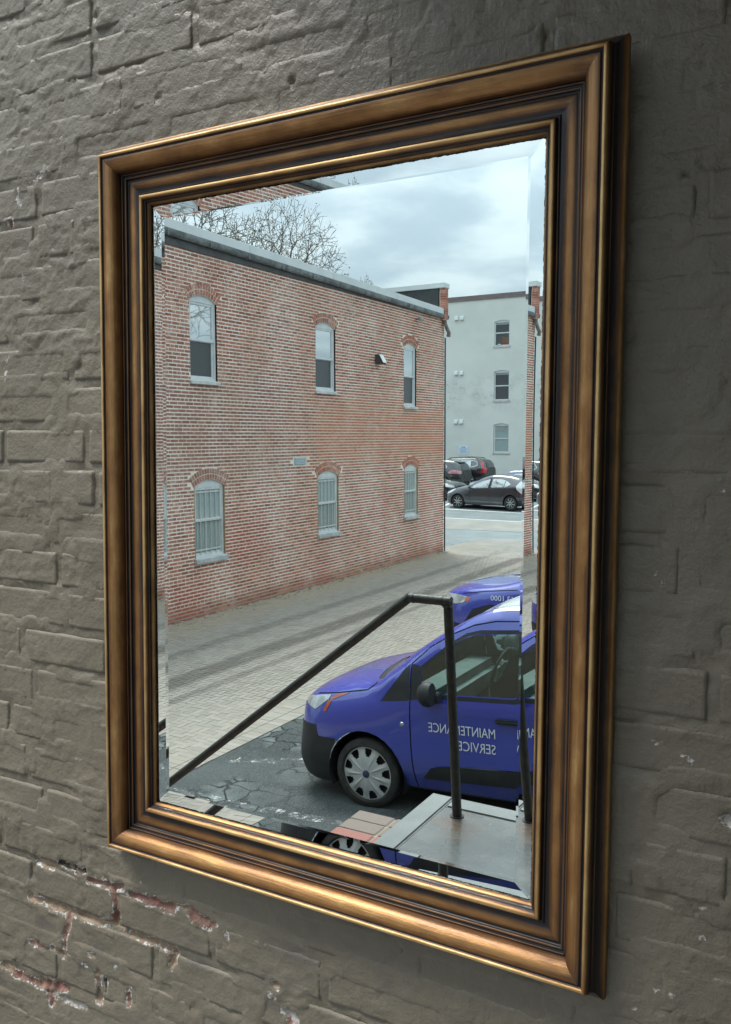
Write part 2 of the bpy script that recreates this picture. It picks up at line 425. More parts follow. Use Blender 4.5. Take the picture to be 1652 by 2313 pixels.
    b = MB(); b.box((-.30, -2.33, 4.56), (1.42, -2.3, 4.78)); b.obj('fascia', cm, c)
build_painted_wall()

# ================================================================== THE MIRROR
def build_mirror():
    root = thing('wall_mirror', 'tall mirror in a worn gold and dark brown frame hanging on the taupe brick wall', 'mirror')
    root.matrix_world = MIRROR_M
    HW, HH = .400, .5603
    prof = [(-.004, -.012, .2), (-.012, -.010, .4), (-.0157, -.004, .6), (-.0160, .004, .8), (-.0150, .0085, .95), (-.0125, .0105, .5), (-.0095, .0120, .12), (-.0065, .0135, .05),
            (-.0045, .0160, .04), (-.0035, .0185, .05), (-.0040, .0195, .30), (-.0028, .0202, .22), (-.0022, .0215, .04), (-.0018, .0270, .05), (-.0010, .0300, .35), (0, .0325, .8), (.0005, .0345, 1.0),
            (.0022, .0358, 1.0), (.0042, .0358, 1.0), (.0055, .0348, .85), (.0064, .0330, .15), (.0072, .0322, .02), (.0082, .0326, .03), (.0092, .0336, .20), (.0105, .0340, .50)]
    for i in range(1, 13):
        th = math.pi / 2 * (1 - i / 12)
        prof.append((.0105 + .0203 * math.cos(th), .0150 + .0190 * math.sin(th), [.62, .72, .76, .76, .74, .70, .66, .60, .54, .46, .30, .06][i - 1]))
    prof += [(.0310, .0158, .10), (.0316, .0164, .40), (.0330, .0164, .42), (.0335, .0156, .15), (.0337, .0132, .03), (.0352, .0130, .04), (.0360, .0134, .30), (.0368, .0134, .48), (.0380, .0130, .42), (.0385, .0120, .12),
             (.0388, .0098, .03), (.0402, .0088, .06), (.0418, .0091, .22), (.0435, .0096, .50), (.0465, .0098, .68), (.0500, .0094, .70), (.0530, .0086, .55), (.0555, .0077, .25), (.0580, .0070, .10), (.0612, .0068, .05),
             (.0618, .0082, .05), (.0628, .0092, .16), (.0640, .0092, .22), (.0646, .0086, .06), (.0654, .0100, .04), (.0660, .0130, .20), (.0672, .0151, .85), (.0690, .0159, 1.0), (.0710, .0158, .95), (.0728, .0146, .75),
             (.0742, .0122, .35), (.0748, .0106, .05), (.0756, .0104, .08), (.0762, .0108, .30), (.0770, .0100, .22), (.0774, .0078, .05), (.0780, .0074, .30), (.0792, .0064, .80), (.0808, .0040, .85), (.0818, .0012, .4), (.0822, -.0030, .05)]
    m, t, out = material('antique_gold_leaf')
    uv = t.new('ShaderNodeUVMap').outputs[0]
    tone = t.attr('tone'); s = t.sep(uv); p = t.pos()
    streak = t.noise(t.scale(uv, (7, 240, 1)), 1.0, 5, 0.65)
    blot = t.noise(t.scale(uv, (16, 40, 1)), 1.0, 5, 0.6)
    spk = t.noise(t.scale(uv, (300, 500, 1)), 1.0, 2, 0.5)
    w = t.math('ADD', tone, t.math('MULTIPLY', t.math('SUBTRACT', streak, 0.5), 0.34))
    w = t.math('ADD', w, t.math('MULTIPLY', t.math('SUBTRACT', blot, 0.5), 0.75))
    # the dark glaze is left thicker towards the mitres
    corner = t.attr('corner')
    w = t.math('SUBTRACT', w, t.math('MULTIPLY', t.math('MULTIPLY', corner, t.ramp(blot, .38, .62)), 0.45))
    w = t.math('SUBTRACT', w, t.math('MULTIPLY', t.ramp(spk, 0.74, 0.80), 0.35))
    c = t.mix(t.ramp(w, 0.05, 0.42), (0.020, 0.015, 0.014), (0.150, 0.068, 0.026))
    c = t.mix(t.ramp(w, 0.40, 0.80), c, (0.40, 0.205, 0.070))
    c = t.mix(t.ramp(w, 0.72, 1.10), c, (0.76, 0.52, 0.225))
    nk = t.ramp(t.noise(t.scale(uv, (60, 190, 1)), 1.0, 3), 0.78, 0.80)
    c = t.mix(t.math('MULTIPLY', nk, 0.7), c, (0.75, 0.55, 0.25))
    principled(t, out, **{'Base Color': c, 'Metallic': t.ramp(w, 0.1, 0.7, 0.15, 0.67), 'Roughness': t.math('ADD', 0.31, t.math('MULTIPLY', blot, 0.22)),
                          'Coat Weight': 0.25, 'Coat Roughness': 0.25, 'Normal': t.bump(t.math('ADD', t.math('ADD', streak, t.math('MULTIPLY', spk, .3)), blot), 0.0007)})
    # four mitred rails; 'n' = (inward direction, along direction)
    pr = np.array(prof); fine = np.array(catmull([tuple(q) for q in pr], 2))
    arc = np.concatenate([[0], np.cumsum(np.hypot(np.diff(fine[:, 0]), np.diff(fine[:, 1])))])
    for q, (A, B, inw) in enumerate([((-HW, HH), (HW, HH), (0, -1)), ((HW, HH), (HW, -HH), (-1, 0)), ((HW, -HH), (-HW, -HH), (0, 1)), ((-HW, -HH), (-HW, HH), (1, 0))]):
        A = np.array(A); B = np.array(B); L = np.linalg.norm(B - A); al = (B - A) / L; inw = np.array(inw)
        segs = [0, .004, .012, .025, .045, .075, .12] ; segs = segs + list(np.linspace(.2, L - .2, 8)) + [L - x for x in reversed(segs)]
        nP = len(fine); P = np.zeros((len(segs), nP, 3)); UV = np.zeros((len(segs), nP, 2)); cor = np.zeros((len(segs), nP)); ton = np.zeros((len(segs), nP))
        for i, s_ in enumerate(segs):
            for j, (u, d, tn) in enumerate(fine):
                lo, hi = u, L - u
                tt = lo + (hi - lo) * s_ / L
                xy = A + al * tt + inw * u
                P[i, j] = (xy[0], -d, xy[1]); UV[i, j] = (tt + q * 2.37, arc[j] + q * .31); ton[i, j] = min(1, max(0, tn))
                cor[i, j] = math.exp(-min(s_, L - s_) / .035)
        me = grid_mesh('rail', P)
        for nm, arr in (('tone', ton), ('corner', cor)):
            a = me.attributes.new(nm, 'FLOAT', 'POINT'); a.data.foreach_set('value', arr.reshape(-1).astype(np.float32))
        lay = me.uv_layers.new(name='UVMap'); li = np.zeros(len(me.loops), np.int32); me.loops.foreach_get('vertex_index', li)
        lay.data.foreach_set('uv', UV.reshape(-1, 2)[li].reshape(-1).astype(np.float32))
        me.set_sharp_from_angle(angle=R(50))
        link('frame_rail', me, m, root)
    # glass: flat plate with a ground 5 degree bevel, silvered behind
    gx, gz, ox, oz = .297, .458, .326, .487; yf, yb = -.004, .0030; drop = .029 * math.tan(R(5.0))
    gm, t, out = material('mirror_glass'); rf = t.new('ShaderNodeBsdfRefraction', inp={'Color': (.975, .995, .985), 'Roughness': 0.0, 'IOR': 1.52}); t.l.new(rf.outputs[0], out.inputs[0])
    bm_, t, out = material('bevel_glass'); rf = t.new('ShaderNodeBsdfRefraction', inp={'Color': (.97, .99, .985), 'Roughness': 0.0, 'IOR': 1.52}); t.l.new(rf.outputs[0], out.inputs[0])
    v = [(-gx, yf, gz), (gx, yf, gz), (gx, yf, -gz), (-gx, yf, -gz), (-ox, yf + drop, oz), (ox, yf + drop, oz), (ox, yf + drop, -oz), (-ox, yf + drop, -oz),
         (-ox, yb, oz), (ox, yb, oz), (ox, yb, -oz), (-ox, yb, -oz)]
    f = [(0, 3, 2, 1), (4, 0, 1, 5), (5, 1, 2, 6), (6, 2, 3, 7), (7, 3, 0, 4), (8, 4, 5, 9), (9, 5, 6, 10), (10, 6, 7, 11), (11, 7, 4, 8), (8, 9, 10, 11)]
    me = bpy.data.meshes.new('glass'); me.from_pydata(v, [], f)
    b = bmesh.new(); b.from_mesh(me); bmesh.ops.recalc_face_normals(b, faces=b.faces); b.to_mesh(me); b.free()
    me.materials.append(gm); me.materials.append(bm_)
    for i in (1, 2, 3, 4): me.polygons[i].material_index = 1
    link('glass', me, None, root)
    sm, t, out = material('mirror_silver')
    p = t.obj(); s = t.sep(p)
    ex = t.math('SUBTRACT', 0.3178, t.math('ABSOLUTE', s[0])); ez = t.math('SUBTRACT', 0.4781, t.math('ABSOLUTE', s[2]))
    edge = t.math('MINIMUM', ex, ez)
    spots = t.math('LESS_THAN', t.math('ADD', edge, t.math('MULTIPLY', t.noise(p, 190, 4, .7), -0.0040)), -0.0010)
    gl = t.new('ShaderNodeBsdfGlossy', inp={'Color': (.935, .965, .955), 'Roughness': 0.0})
    df = t.new('ShaderNodeBsdfDiffuse', inp={'Color': (.03, .03, .03)})
    mx = t.new('ShaderNodeMixShader', inp={0: spots}); t.l.new(gl.outputs[0], mx.inputs[1]); t.l.new(df.outputs[0], mx.inputs[2]); t.l.new(mx.outputs[0], out.inputs[0])
    b = MB(); b.quad((-ox + .001, .0025, -oz + .001), (ox - .001, .0025, -oz + .001), (ox - .001, .0025, oz - .001), (-ox + .001, .0025, oz - .001))
    b.obj('silvering', sm, root)
build_mirror()

# ================================================================== GROUND
def strip_mesh(name, x0, x1, y0, y1, st, lift, edge=None):
    nx = max(2, int(abs(x1 - x0) / st) + 1); ny = max(2, int(abs(y1 - y0) / st) + 1)
    gx, gy = np.meshgrid(np.linspace(x0, x1, nx), np.linspace(y0, y1, ny))
    gz = np.vectorize(terrain)(gx, gy) + lift
    return grid_mesh(name, np.stack([gx, gy, gz], -1))

def poly_sheet(name, pts, lift, mat, parent=None, jag=0.0, sub=12, seed=0):
    """a patch of ground: outline (x, y) with an uneven edge, laid on the terrain"""
    rnd = random.Random(seed); out = []
    for i, (a, b) in enumerate(pts):
        c, d = pts[(i + 1) % len(pts)]
        for k in range(sub):
            f = k / sub; j = jag if k else 0
            out.append((a + (c - a) * f + rnd.uniform(-j, j), b + (d - b) * f + rnd.uniform(-j, j)))
    bm = bmesh.new(); vs = [bm.verts.new((x, y, 0)) for x, y in out]; fc = bm.faces.new(vs)
    xs = [p[0] for p in out]; ys = [p[1] for p in out]
    cuts = [(((-3.6, 0, 0)), (1, 0, 0)), ((1.4, 0, 0), (1, 0, 0)), ((0, -23, 0), (0, 1, 0)), ((0, -33, 0), (0, 1, 0))]
    for co, no in cuts:
        bmesh.ops.bisect_plane(bm, geom=bm.verts[:] + bm.edges[:] + bm.faces[:], dist=1e-5, plane_co=co, plane_no=no)
    bmesh.ops.triangulate(bm, faces=bm.faces)
    for v in bm.verts: v.co.z = terrain(v.co.x, v.co.y) + lift
    bmesh.ops.recalc_face_normals(bm, faces=bm.faces)
    if sum(f.normal.z for f in bm.faces) < 0: bmesh.ops.reverse_faces(bm, faces=bm.faces)
    me = bpy.data.meshes.new(name); bm.to_mesh(me); bm.free()
    return link(name, me, mat, parent)

def asphalt_material(name, dark, light, cracks=True, wear=0.5):
    m, t, out = material(name); p = t.pos()
    n = t.noise(p, 1.1, 5, 0.6); g = t.noise(p, 90, 4, 0.7); st = t.noise(p, 220, 2, 0.5)
    c = t.mix(t.ramp(n, .35, .65), dark, light)
    c = t.mix(t.math('MULTIPLY', t.ramp(g, .50, .72), .7), c, tuple(min(1, x * 2.6) for x in light))
    c = t.mix(t.math('MULTIPLY', t.ramp(st, .60, .66), .85), c, (.42, .43, .42))
    h = t.math('ADD', t.math('MULTIPLY', g, .6), t.math('MULTIPLY', st, .4))
    if cracks:
        wp = t.new('ShaderNodeVectorMath', operation='ADD'); t.l.new(p, wp.inputs[0])
        nn = t.new('ShaderNodeTexNoise'); t.l.new(p, nn.inputs['Vector']); nn.inputs['Scale'].default_value = 3.2
        sc = t.new('ShaderNodeVectorMath', operation='SCALE'); t.l.new(nn.outputs['Color'], sc.inputs[0]); sc.inputs['Scale'].default_value = 0.35
        t.l.new(sc.outputs[0], wp.inputs[1])
        vo = t.new('ShaderNodeTexVoronoi', feature='DISTANCE_TO_EDGE'); t.l.new(wp.outputs[0], vo.inputs['Vector']); vo.inputs['Scale'].default_value = 3.4
        vc = t.new('ShaderNodeTexVoronoi', feature='F1'); t.l.new(wp.outputs[0], vc.inputs['Vector']); vc.inputs['Scale'].default_value = 3.4
        zone = t.math('MULTIPLY', t.ramp(t.noise(p, .9, 3, .5), .42, .56), t.ramp(t.sep(p)[0], -3.7, -4.6, .12, 1.0))
        cr = t.math('MULTIPLY', t.ramp(vo.outputs['Distance'], .035, .008), zone)
        # some slabs between the cracks have worn to pale stone
        cell = t.math('MULTIPLY', t.math('GREATER_THAN', t.sep(vc.outputs['Color'])[0], 1 - wear), t.ramp(vo.outputs['Distance'], .02, .09))
        cell = t.math('MULTIPLY', t.math('MULTIPLY', cell, zone), t.ramp(g, .25, .6))
        c = t.mix(t.math('MULTIPLY', cell, .8), c, (.24, .27, .265))
        c = t.mix(cr, c, (.02, .02, .02)); h = t.math('SUBTRACT', h, t.math('MULTIPLY', cr, 1.5))
    principled(t, out, **{'Base Color': c, 'Roughness': 0.82, 'Specular IOR Level': .35, 'Normal': t.bump(h, 0.02, 1.0)})
    return m

def worn_paint():
    m, t, out = material('worn_road_paint'); p = t.pos()
    a = t.ramp(t.math('ADD', t.math('MULTIPLY', t.noise(p, 9, 4, .65), .55), t.math('MULTIPLY', t.noise(p, 70, 4, .7), .45)), .50, .66)
    bs = t.new('ShaderNodeBsdfPrincipled', inp={'Base Color': (.66, .68, .66), 'Roughness': .7})
    tr = t.new('ShaderNodeBsdfTransparent'); mx = t.new('ShaderNodeMixShader', inp={0: a})
    t.l.new(tr.outputs[0], mx.inputs[1]); t.l.new(bs.outputs[0], mx.inputs[2]); t.l.new(mx.outputs[0], out.inputs[0])
    return m

def build_ground():
    earth = asphalt_material('street_asphalt', (.10, .115, .12), (.13, .145, .15), cracks=False)
    xs = [-300, -120, -60, -40] + list(np.arange(-30, -3.6, 3.3)) + [-3.6, 0, 1.4, 6, 30, 120, 300]
    ys = [60, 20, 0, -6, -12, -18, -23] + [-28, -33, -40, -50] + [-63, -120, -300, -700]
    P = np.array([[(x, y, terrain(x, y) - .012) for x in xs] for y in ys[::-1]], float)
    tag(link('ground', grid_mesh('ground', P), earth), kind='structure')
    # parking pad of old cracked asphalt
    pad_m = asphalt_material('cracked_asphalt', (.036, .043, .044), (.072, .082, .083), cracks=True, wear=.62)
    pad = poly_sheet('parking_pad', [(-5.12, -.02), (1.25, -.02), (1.25, -22), (-5.2, -22)], .004, pad_m, jag=.012, sub=40); tag(pad, kind='structure')
    pm = worn_paint()
    ln = poly_sheet('painted_line', [(-5.02, -5.06), (-1.2, -5.36), (-1.2, -5.46), (-5.02, -5.17)], .009, pm, jag=.012, sub=20); tag(ln, kind='structure')
    ln = poly_sheet('painted_line', [(-4.95, -5.95), (-3.4, -6.75), (-3.4, -6.95), (-4.9, -6.15)], .009, pm, jag=.05, sub=16); tag(ln, kind='structure')
    # street side: concrete apron, blue grey patch, asphalt, stall line
    conc = simple('concrete', (.30, .285, .26), (.24, .23, .215), .85, scale=1.2, bump=.004, bscale=40, space='pos')
    blue = asphalt_material('blue_grey_asphalt', (.19, .225, .235), (.24, .27, .275), cracks=False)
    lot = asphalt_material('lot_asphalt', (.15, .175, .18), (.19, .21, .215), cracks=False)
    tag(poly_sheet('apron', [(-10.6, -22.5), (-10.2, -24.4), (-9.9, -25.45), (-5.2, -25.7), (3, -25.7), (3, -22.0), (-5.2, -22.0), (-10, -22)], .006, conc, jag=.03), kind='structure')
    tag(poly_sheet('asphalt_patch', [(-26, -22.6), (-10.6, -22.45), (-10.2, -24.4), (-9.9, -25.45), (3, -25.7), (3, -27.4), (-26, -26.6)], .004, blue, jag=.04), kind='structure')
    tag(poly_sheet('pavement', [(-30, -26.5), (3, -27.4), (3, -28.9), (-12, -29.6), (-30, -30.4)], .008, conc, jag=.02), kind='structure')
    tag(poly_sheet('parking_lot', [(-40, -31.0), (-12, -29.6), (6, -28.8), (6, -49.0), (-40, -49.0)], .003, lot, jag=.0), kind='structure')
    white = simple('road_paint', (.72, .74, .73), (.6, .62, .62), .7, scale=9, space='pos')
    tag(poly_sheet('kerb_line', [(-30, -30.42), (-12, -29.62), (3, -28.92), (3, -29.02), (-12, -29.72), (-30, -30.52)], .011, white, jag=.01), kind='structure')
    tag(poly_sheet('stall_line', [(-30, -33.75), (-3, -31.25), (-3, -31.43), (-30, -33.93)], .010, white, jag=.008), kind='structure')
    for x in (-14.9, -16.9):
        tag(poly_sheet('stall_line', [(x, -32.7), (x + .12, -32.7), (x - .9, -37), (x - 1.02, -37)], .010, white), kind='structure')
build_ground()

def build_alley():
    m, t, out = material('alley_paver'); p = t.pos()
    oi = t.new('ShaderNodeObjectInfo').outputs['Random']
    r = t.math('FRACT', t.math('ADD', t.attr('tint'), oi))
    c = t.mix(r, (.250, .224, .190), (.318, .287, .245)); c = t.mix(t.math('MULTIPLY', t.ramp(r, .80, .95), .4), c, (.29, .235, .21))
    s = t.sep(p)
    # tyre tracks and dirt along the alley, sand swept against the wall
    track = t.math('MAXIMUM', t.ramp(t.math('ABSOLUTE', t.math('ADD', s[0], 7.48)), .30, .12), t.math('MAXIMUM', t.math('MULTIPLY', t.ramp(t.math('ABSOLUTE', t.math('ADD', s[0], 6.92)), .13, .04), .7), t.math('MULTIPLY', t.ramp(t.math('ABSOLUTE', t.math('ADD', s[0], 8.5)), .22, .05), .6)))
    dirt = t.math('MULTIPLY', track, t.ramp(t.noise(t.scale(p, (1, .25, 1)), 4.0, 5, .65), .25, .50))
    c = t.mix(t.math('MULTIPLY', dirt, .75), c, (.095, .08, .068))
    sand = t.math('MULTIPLY', t.ramp(s[0], -8.9, -9.75), t.ramp(t.noise(p, 3.2, 5, .65), .34, .56))
    c = t.mix(t.math('MULTIPLY', sand, .8), c, (.36, .29, .20))
    c = t.mix(t.math('MULTIPLY', t.ramp(t.noise(p, 2.0, 5, .6), .55, .75), .35), c, (.36, .355, .345))
    c = t.mix(t.math('MULTIPLY', t.ramp(t.noise(p, 22, 3, .6), .5, .8), .35), c, (.22, .19, .165))
    principled(t, out, **{'Base Color': c, 'Roughness': .85, 'Normal': t.bump(t.noise(p, 60, 4), .004)})
    sandm = simple('joint_sand', (.15, .13, .11), (.20, .175, .15), .95, scale=8, space='pos')
    alley = tag(link('alley', strip_mesh('alley', -10.6, -5.12, -24.9, 2, .9, -.004), sandm), kind='structure')
    # herringbone pavers: 0.2 x 0.1 m; the soldier course along the pad edge
    W, g = .085, .0045; cells = []
    for i in range(-60, 60):
        for j in range(-150, 30):
            # classic herringbone lattice, period 4
            k = (i - j) % 4
            if k == 0: cells.append((i * W, j * W, 2 * W, W))
            elif k == 2: cells.append((i * W + 0, j * W, W, 2 * W))
    rnd = random.Random(11); items = []
    eye = Vector((.668, 1.058, 3.3))
    ca, sa = math.cos(R(45)), math.sin(R(45))
    def put(cx, cy, lx, ly, rz, tone=None):
        if not (-10.08 < cx < -5.2 and -24.2 < cy < -3.2): return
        items.append((cx, cy, lx - g, ly - g, rz))
    for i in range(-10, 85):
        for j in range(-300, -10):
            k = (i + j) % 4
            x, y = -10.4 + i * W, j * W
            if k == 0: put(x + W, y + W / 2, 2 * W, W, 0)
            elif k == 2: put(x + W / 2, y + W, W, 2 * W, 0)
    items = [q for q in items if q[0] < -5.50]
    y = -3.3
    while y > -24:
        for x0 in (-5.455, -5.25): items.append((x0, y, .2 - g, .1 - g, 0))
        y -= .1
    def vis(q):
        d = (Vector((q[0], q[1], 0)) - eye).length
        return d + (0 if (-10.1 < q[0] < -5.2 and q[1] < -4.6 - (-5.2 - q[0]) * .9) else 100)
    items.sort(key=vis)
    unit = MB(); unit.box((-.5, -.5, -.04), (.5, .5, 0), skip=('-z',)); ume = unit.mesh('paver')
    rest = MB()
    for n, (cx, cy, lx, ly, rz) in enumerate(items):
        dz = rnd.uniform(-.0014, .0014); z = terrain(cx, cy) + .006 + dz + (.005 if cx > -5.47 else 0)
        if n < 300:
            o = link('paver', ume, m, alley); o.location = (cx, cy, z); o.scale = (lx, ly, 1); o.rotation_euler = (rnd.uniform(-.007, .007), rnd.uniform(-.007, .007), rnd.uniform(-.01, .01))
        else:
            a, b = lx / 2, ly / 2; e = .003; tx, ty = rnd.uniform(-.007, .007), rnd.uniform(-.007, .007); c = rnd.random()
            k = len(rest.v)
            rest.v += [(cx - a, cy - b, z - .02), (cx + a, cy - b, z - .02), (cx + a, cy + b, z - .02), (cx - a, cy + b, z - .02)]
            rest.v += [(cx + sx * (a - e), cy + sy * (b - e), z + sx * a * tx + sy * b * ty) for sx, sy in ((-1, -1), (1, -1), (1, 1), (-1, 1))]
            for f in ((4, 5, 6, 7), (0, 1, 5, 4), (1, 2, 6, 5), (2, 3, 7, 6), (3, 0, 4, 7)):
                rest.f.append(tuple(k + i for i in f)); rest.c.append(c)
    tag(rest.obj('paver_field', m, alley, fix=False), kind='stuff')
build_alley()

# ================================================================== BRICK BUILDING
BB = math.atan2(-1, .00964)
def brick_material():
    m, t, out = material('old_red_brick'); p = t.pos(); s = t.sep(p)
    r = t.math('FRACT', t.math('ADD', t.attr('tint'), t.new('ShaderNodeObjectInfo').outputs['Random']))
    c = t.mix(r, (.25, .082, .054), (.55, .225, .150))
    c = t.mix(t.math('MULTIPLY', t.ramp(r, .80, .95), .55), c, (.17, .085, .08))
    u = t.math('MULTIPLY', s[1], -1.0); z = s[2]
    # middle left of the wall: purple grey bricks; lower right of it: brighter cleaned orange red
    mid = t.math('MULTIPLY', t.math('MULTIPLY', t.ramp(u, 16.2, 13.2), t.ramp(z, 1.9, 2.9)), t.ramp(z, 5.2, 4.2))
    c = t.mix(t.math('MULTIPLY', mid, .5), c, (.26, .135, .115))
    org = t.math('MULTIPLY', t.math('MULTIPLY', t.ramp(t.math('ADD', u, t.math('MULTIPLY', t.noise(p, 2.2, 3), .5)), 15.85, 16.15), t.ramp(t.math('ADD', z, t.math('MULTIPLY', t.noise(p, 1.4, 4), .8)), 4.9, 4.2)), t.ramp(z, 2.3, 3.1))
    c = t.mix(t.math('MULTIPLY', org, .6), c, (.52, .18, .095))
    low = t.math('MULTIPLY', t.ramp(t.noise(p, .55, 4, .6), .46, .62), t.ramp(z, 2.4, 1.2))
    c = t.mix(t.math('MULTIPLY', low, .75), c, (.36, .085, .062))
    white = t.ramp(t.noise(t.scale(p, (1, 1, .8)), .8, 6, .65), .44, .62)
    fine = t.ramp(t.noise(p, 9, 4, .7), .42, .7)
    c = t.mix(t.math('MULTIPLY', t.math('MULTIPLY', white, fine), .62), c, (.66, .54, .47))
    c = t.mix(t.math('MULTIPLY', t.ramp(t.noise(p, 45, 3, .7), .5, .8), .3), c, (.48, .29, .25))
    principled(t, out, **{'Base Color': c, 'Roughness': .88, 'Normal': t.bump(t.noise(p, 50, 4), .006)})
    m2, t, out = material('lime_mortar'); p = t.pos(); s = t.sep(p)
    c = t.mix(t.ramp(t.noise(p, .8, 5, .6), .35, .65), (.76, .66, .53), (.90, .84, .74))
    org = t.math('MULTIPLY', t.math('MULTIPLY', t.ramp(t.math('ADD', t.math('MULTIPLY', s[1], -1), t.math('MULTIPLY', t.noise(p, 2.2, 3), .5)), 15.85, 16.15), t.ramp(t.math('ADD', s[2], t.math('MULTIPLY', t.noise(p, 1.4, 4), .8)), 4.9, 4.2)), t.ramp(s[2], 2.3, 3.1))
    c = t.mix(t.math('MULTIPLY', org, .45), c, (.60, .42, .30))
    c = t.mix(t.math('MULTIPLY', t.ramp(t.noise(p, 4, 4, .65), .5, .75), .5), c, (.42, .33, .26))
    c = t.mix(t.ramp(s[2], .35, .0), c, (.38, .30, .22))
    principled(t, out, **{'Base Color': c, 'Roughness': .95, 'Normal': t.bump(t.noise(p, 60, 3), .004)})
    return m, m2

def glass_sheet(name, tint, refl, rough=.02):
    m, t, out = material(name); p = t.pos()
    d = t.new('ShaderNodeBsdfPrincipled', inp={'Base Color': tint, 'Roughness': .5})
    g = t.new('ShaderNodeBsdfGlossy', inp={'Color': (.95, .98, 1), 'Roughness': rough, 'Normal': t.bump(t.noise(p, 1.3, 1), .006, .3)})
    fr = t.new('ShaderNodeFresnel', inp={'IOR': 1.5})
    f = t.math('ADD', refl, t.math('MULTIPLY', fr.outputs[0], 1.0), clamp=True)
    mx = t.new('ShaderNodeMixShader', inp={0: f}); t.l.new(d.outputs[0], mx.inputs[1]); t.l.new(g.outputs[0], mx.inputs[2]); t.l.new(mx.outputs[0], out.inputs[0])
    return m

def build_brick_building():
    bm, mm = brick_material()
    root = thing('brick_building', 'two storey red brick building with arched windows and a grey roof edge beyond the alley', 'building', (-10.2525, 0, 0), (0, 0, BB))
    # local axes: x along the wall (away from the mirror), y out of the wall, z up
    U0, U1, ZT, ZB = 7.0, 22.46, 6.86, -.06
    CO = .0677
    wins = []   # (u0, u1, sill z, springing z, rise, upper?)
    for u0, u1, zs, zt in ((11.50, 12.27, 4.41, 5.86), (15.68, 16.52, 4.40, 5.82), (19.94, 20.68, 4.17, 5.73)): wins.append((u0, u1, zs, zt, .12, True))
    for u0, u1, zs, zt in ((11.54, 12.42, 1.08, 2.42), (15.73, 16.62, 1.14, 2.44), (19.97, 20.78, 1.20, 2.47)): wins.append((u0, u1, zs, zt, .13, False))
    wins.append((7.35, 8.15, 4.42, 5.87, .12, True)); wins.append((7.35, 8.2, 1.05, 2.42, .13, False))
    vent = (14.80, 15.24, 2.74, 2.90)
    def arc(w):
        u0, u1, zs, zt, rise, up = w; h = (u1 - u0) / 2; rad = (h * h + rise * rise) / (2 * rise); return (u0 + u1) / 2, zt + rise - rad, rad, math.asin(h / rad)
    # mortar face with holes
    us = sorted({U0, U1} | {w[0] for w in wins} | {w[1] for w in wins} | {vent[0], vent[1]})
    b = MB(); V = -.0075
    for a, c in zip(us[:-1], us[1:]):
        zcur = ZB
        col = sorted([w for w in wins if w[0] <= a + 1e-6 and w[1] >= c - 1e-6], key=lambda w: w[2])
        for w in col:
            b.quad((a, V, zcur), (c, V, zcur), (c, V, w[2]), (a, V, w[2]))
            cx, cz, rad, ang = arc(w); n = 8
            top = w[3] + w[4] + .06
            lo, hi = math.asin((a - cx) / rad), math.asin((c - cx) / rad)
            for i in range(n):
                t0, t1 = lo + (hi - lo) * i / n, lo + (hi - lo) * (i + 1) / n
                p0 = (cx + rad * math.sin(t0), cz + rad * math.cos(t0)); p1 = (cx + rad * math.sin(t1), cz + rad * math.cos(t1))
                b.quad((p0[0], V, p0[1]), (p1[0], V, p1[1]), (p1[0], V, top), (p0[0], V, top))
                b.quad((p0[0], V, p0[1]), (p0[0], V - .10, p0[1]), (p1[0], V - .10, p1[1]), (p1[0], V, p1[1]))      # soffit
            zcur = top
        b.quad((a, V, zcur), (c, V, zcur), (c, V, ZT), (a, V, ZT))
    b.obj('mortar_wall', mm, root, fix=False)
    # bricks
    rnd = random.Random(5); boxes = []
    k = 0; z = ZB
    while z < ZT - .02:
        head = k % 7 == 4
        L = .111 if head else .213
        x = U0 - (L / 2 if k % 2 else 0) - rnd.uniform(0, .02)
        while x < U1:
            a, c = max(x + .0095, U0), min(x + L - .0095, U1); x += L
            if c - a < .03: continue
            segs = [(a, c)]
            for w in wins:
                if z + .06 > w[2] and z < w[3] + w[4] - .02:
                    ns = []
                    for p, q in segs:
                        if q <= w[0] or p >= w[1]: ns.append((p, q)); continue
                        if p < w[0]: ns.append((p, w[0]))
                        if q > w[1]: ns.append((w[1], q))
                    segs = ns
                cx, cz, rad, ang = arc(w)
                ns = []
                for p, q in segs:
                    mu, mz = (p + q) / 2, z + .03
                    rr = math.hypot(mu - cx, mz - cz); th = math.atan2(mu - cx, mz - cz)
                    if rr < rad + .222 and rr > rad - .2 and abs(th) < ang + .05 and mz > w[3] - .02: continue
                    ns.append((p, q))
                segs = ns
            if z + .06 > vent[2] and z < vent[3]: segs = [(p, q) for p, q in segs if q <= vent[0] + .02 or p >= vent[1] - .02]
            for p, q in segs:
                if q - p > .025: boxes.append((p, q, z + .0118 + rnd.uniform(-.002, .002), z + CO - .0118 + rnd.uniform(-.002, .002), rnd.uniform(-.004, -.001)))
        z += CO; k += 1
    eye = Vector((0, 11, 3.3))
    boxes.sort(key=lambda q: (0 if q[0] > 10.75 else 100) + (Vector(((q[0] + q[1]) / 2, 0, (q[2] + q[3]) / 2)) - eye).length)
    unit = MB(); unit.box((-.5, -.012, -.5), (.5, 0, .5), skip=('-y',)); ume = unit.mesh('brick')
    rest = MB()
    for n, (a, c, z0, z1, pr) in enumerate(boxes):
        if n < 300:
            o = link('brick', ume, bm, root); o.location = ((a + c) / 2, pr, (z0 + z1) / 2); o.scale = (c - a, 1, z1 - z0); o.rotation_euler = (0, rnd.uniform(-.006, .006), rnd.uniform(-.012, .012))
        else: rest.box((a, -.012, z0 + rnd.uniform(-.001, .001)), (c, pr, z1), rnd.random() + 1e-3, skip=('-y',))
    tag(rest.obj('brick_courses', bm, root, fix=False), kind='stuff')
    # windows
    frame_m = simple('white_window_frame', (.66, .68, .67), (.58, .60, .60), .5); sill_m = simple('painted_sill', (.62, .62, .60), (.45, .44, .42), .75, scale=9, bump=.004)
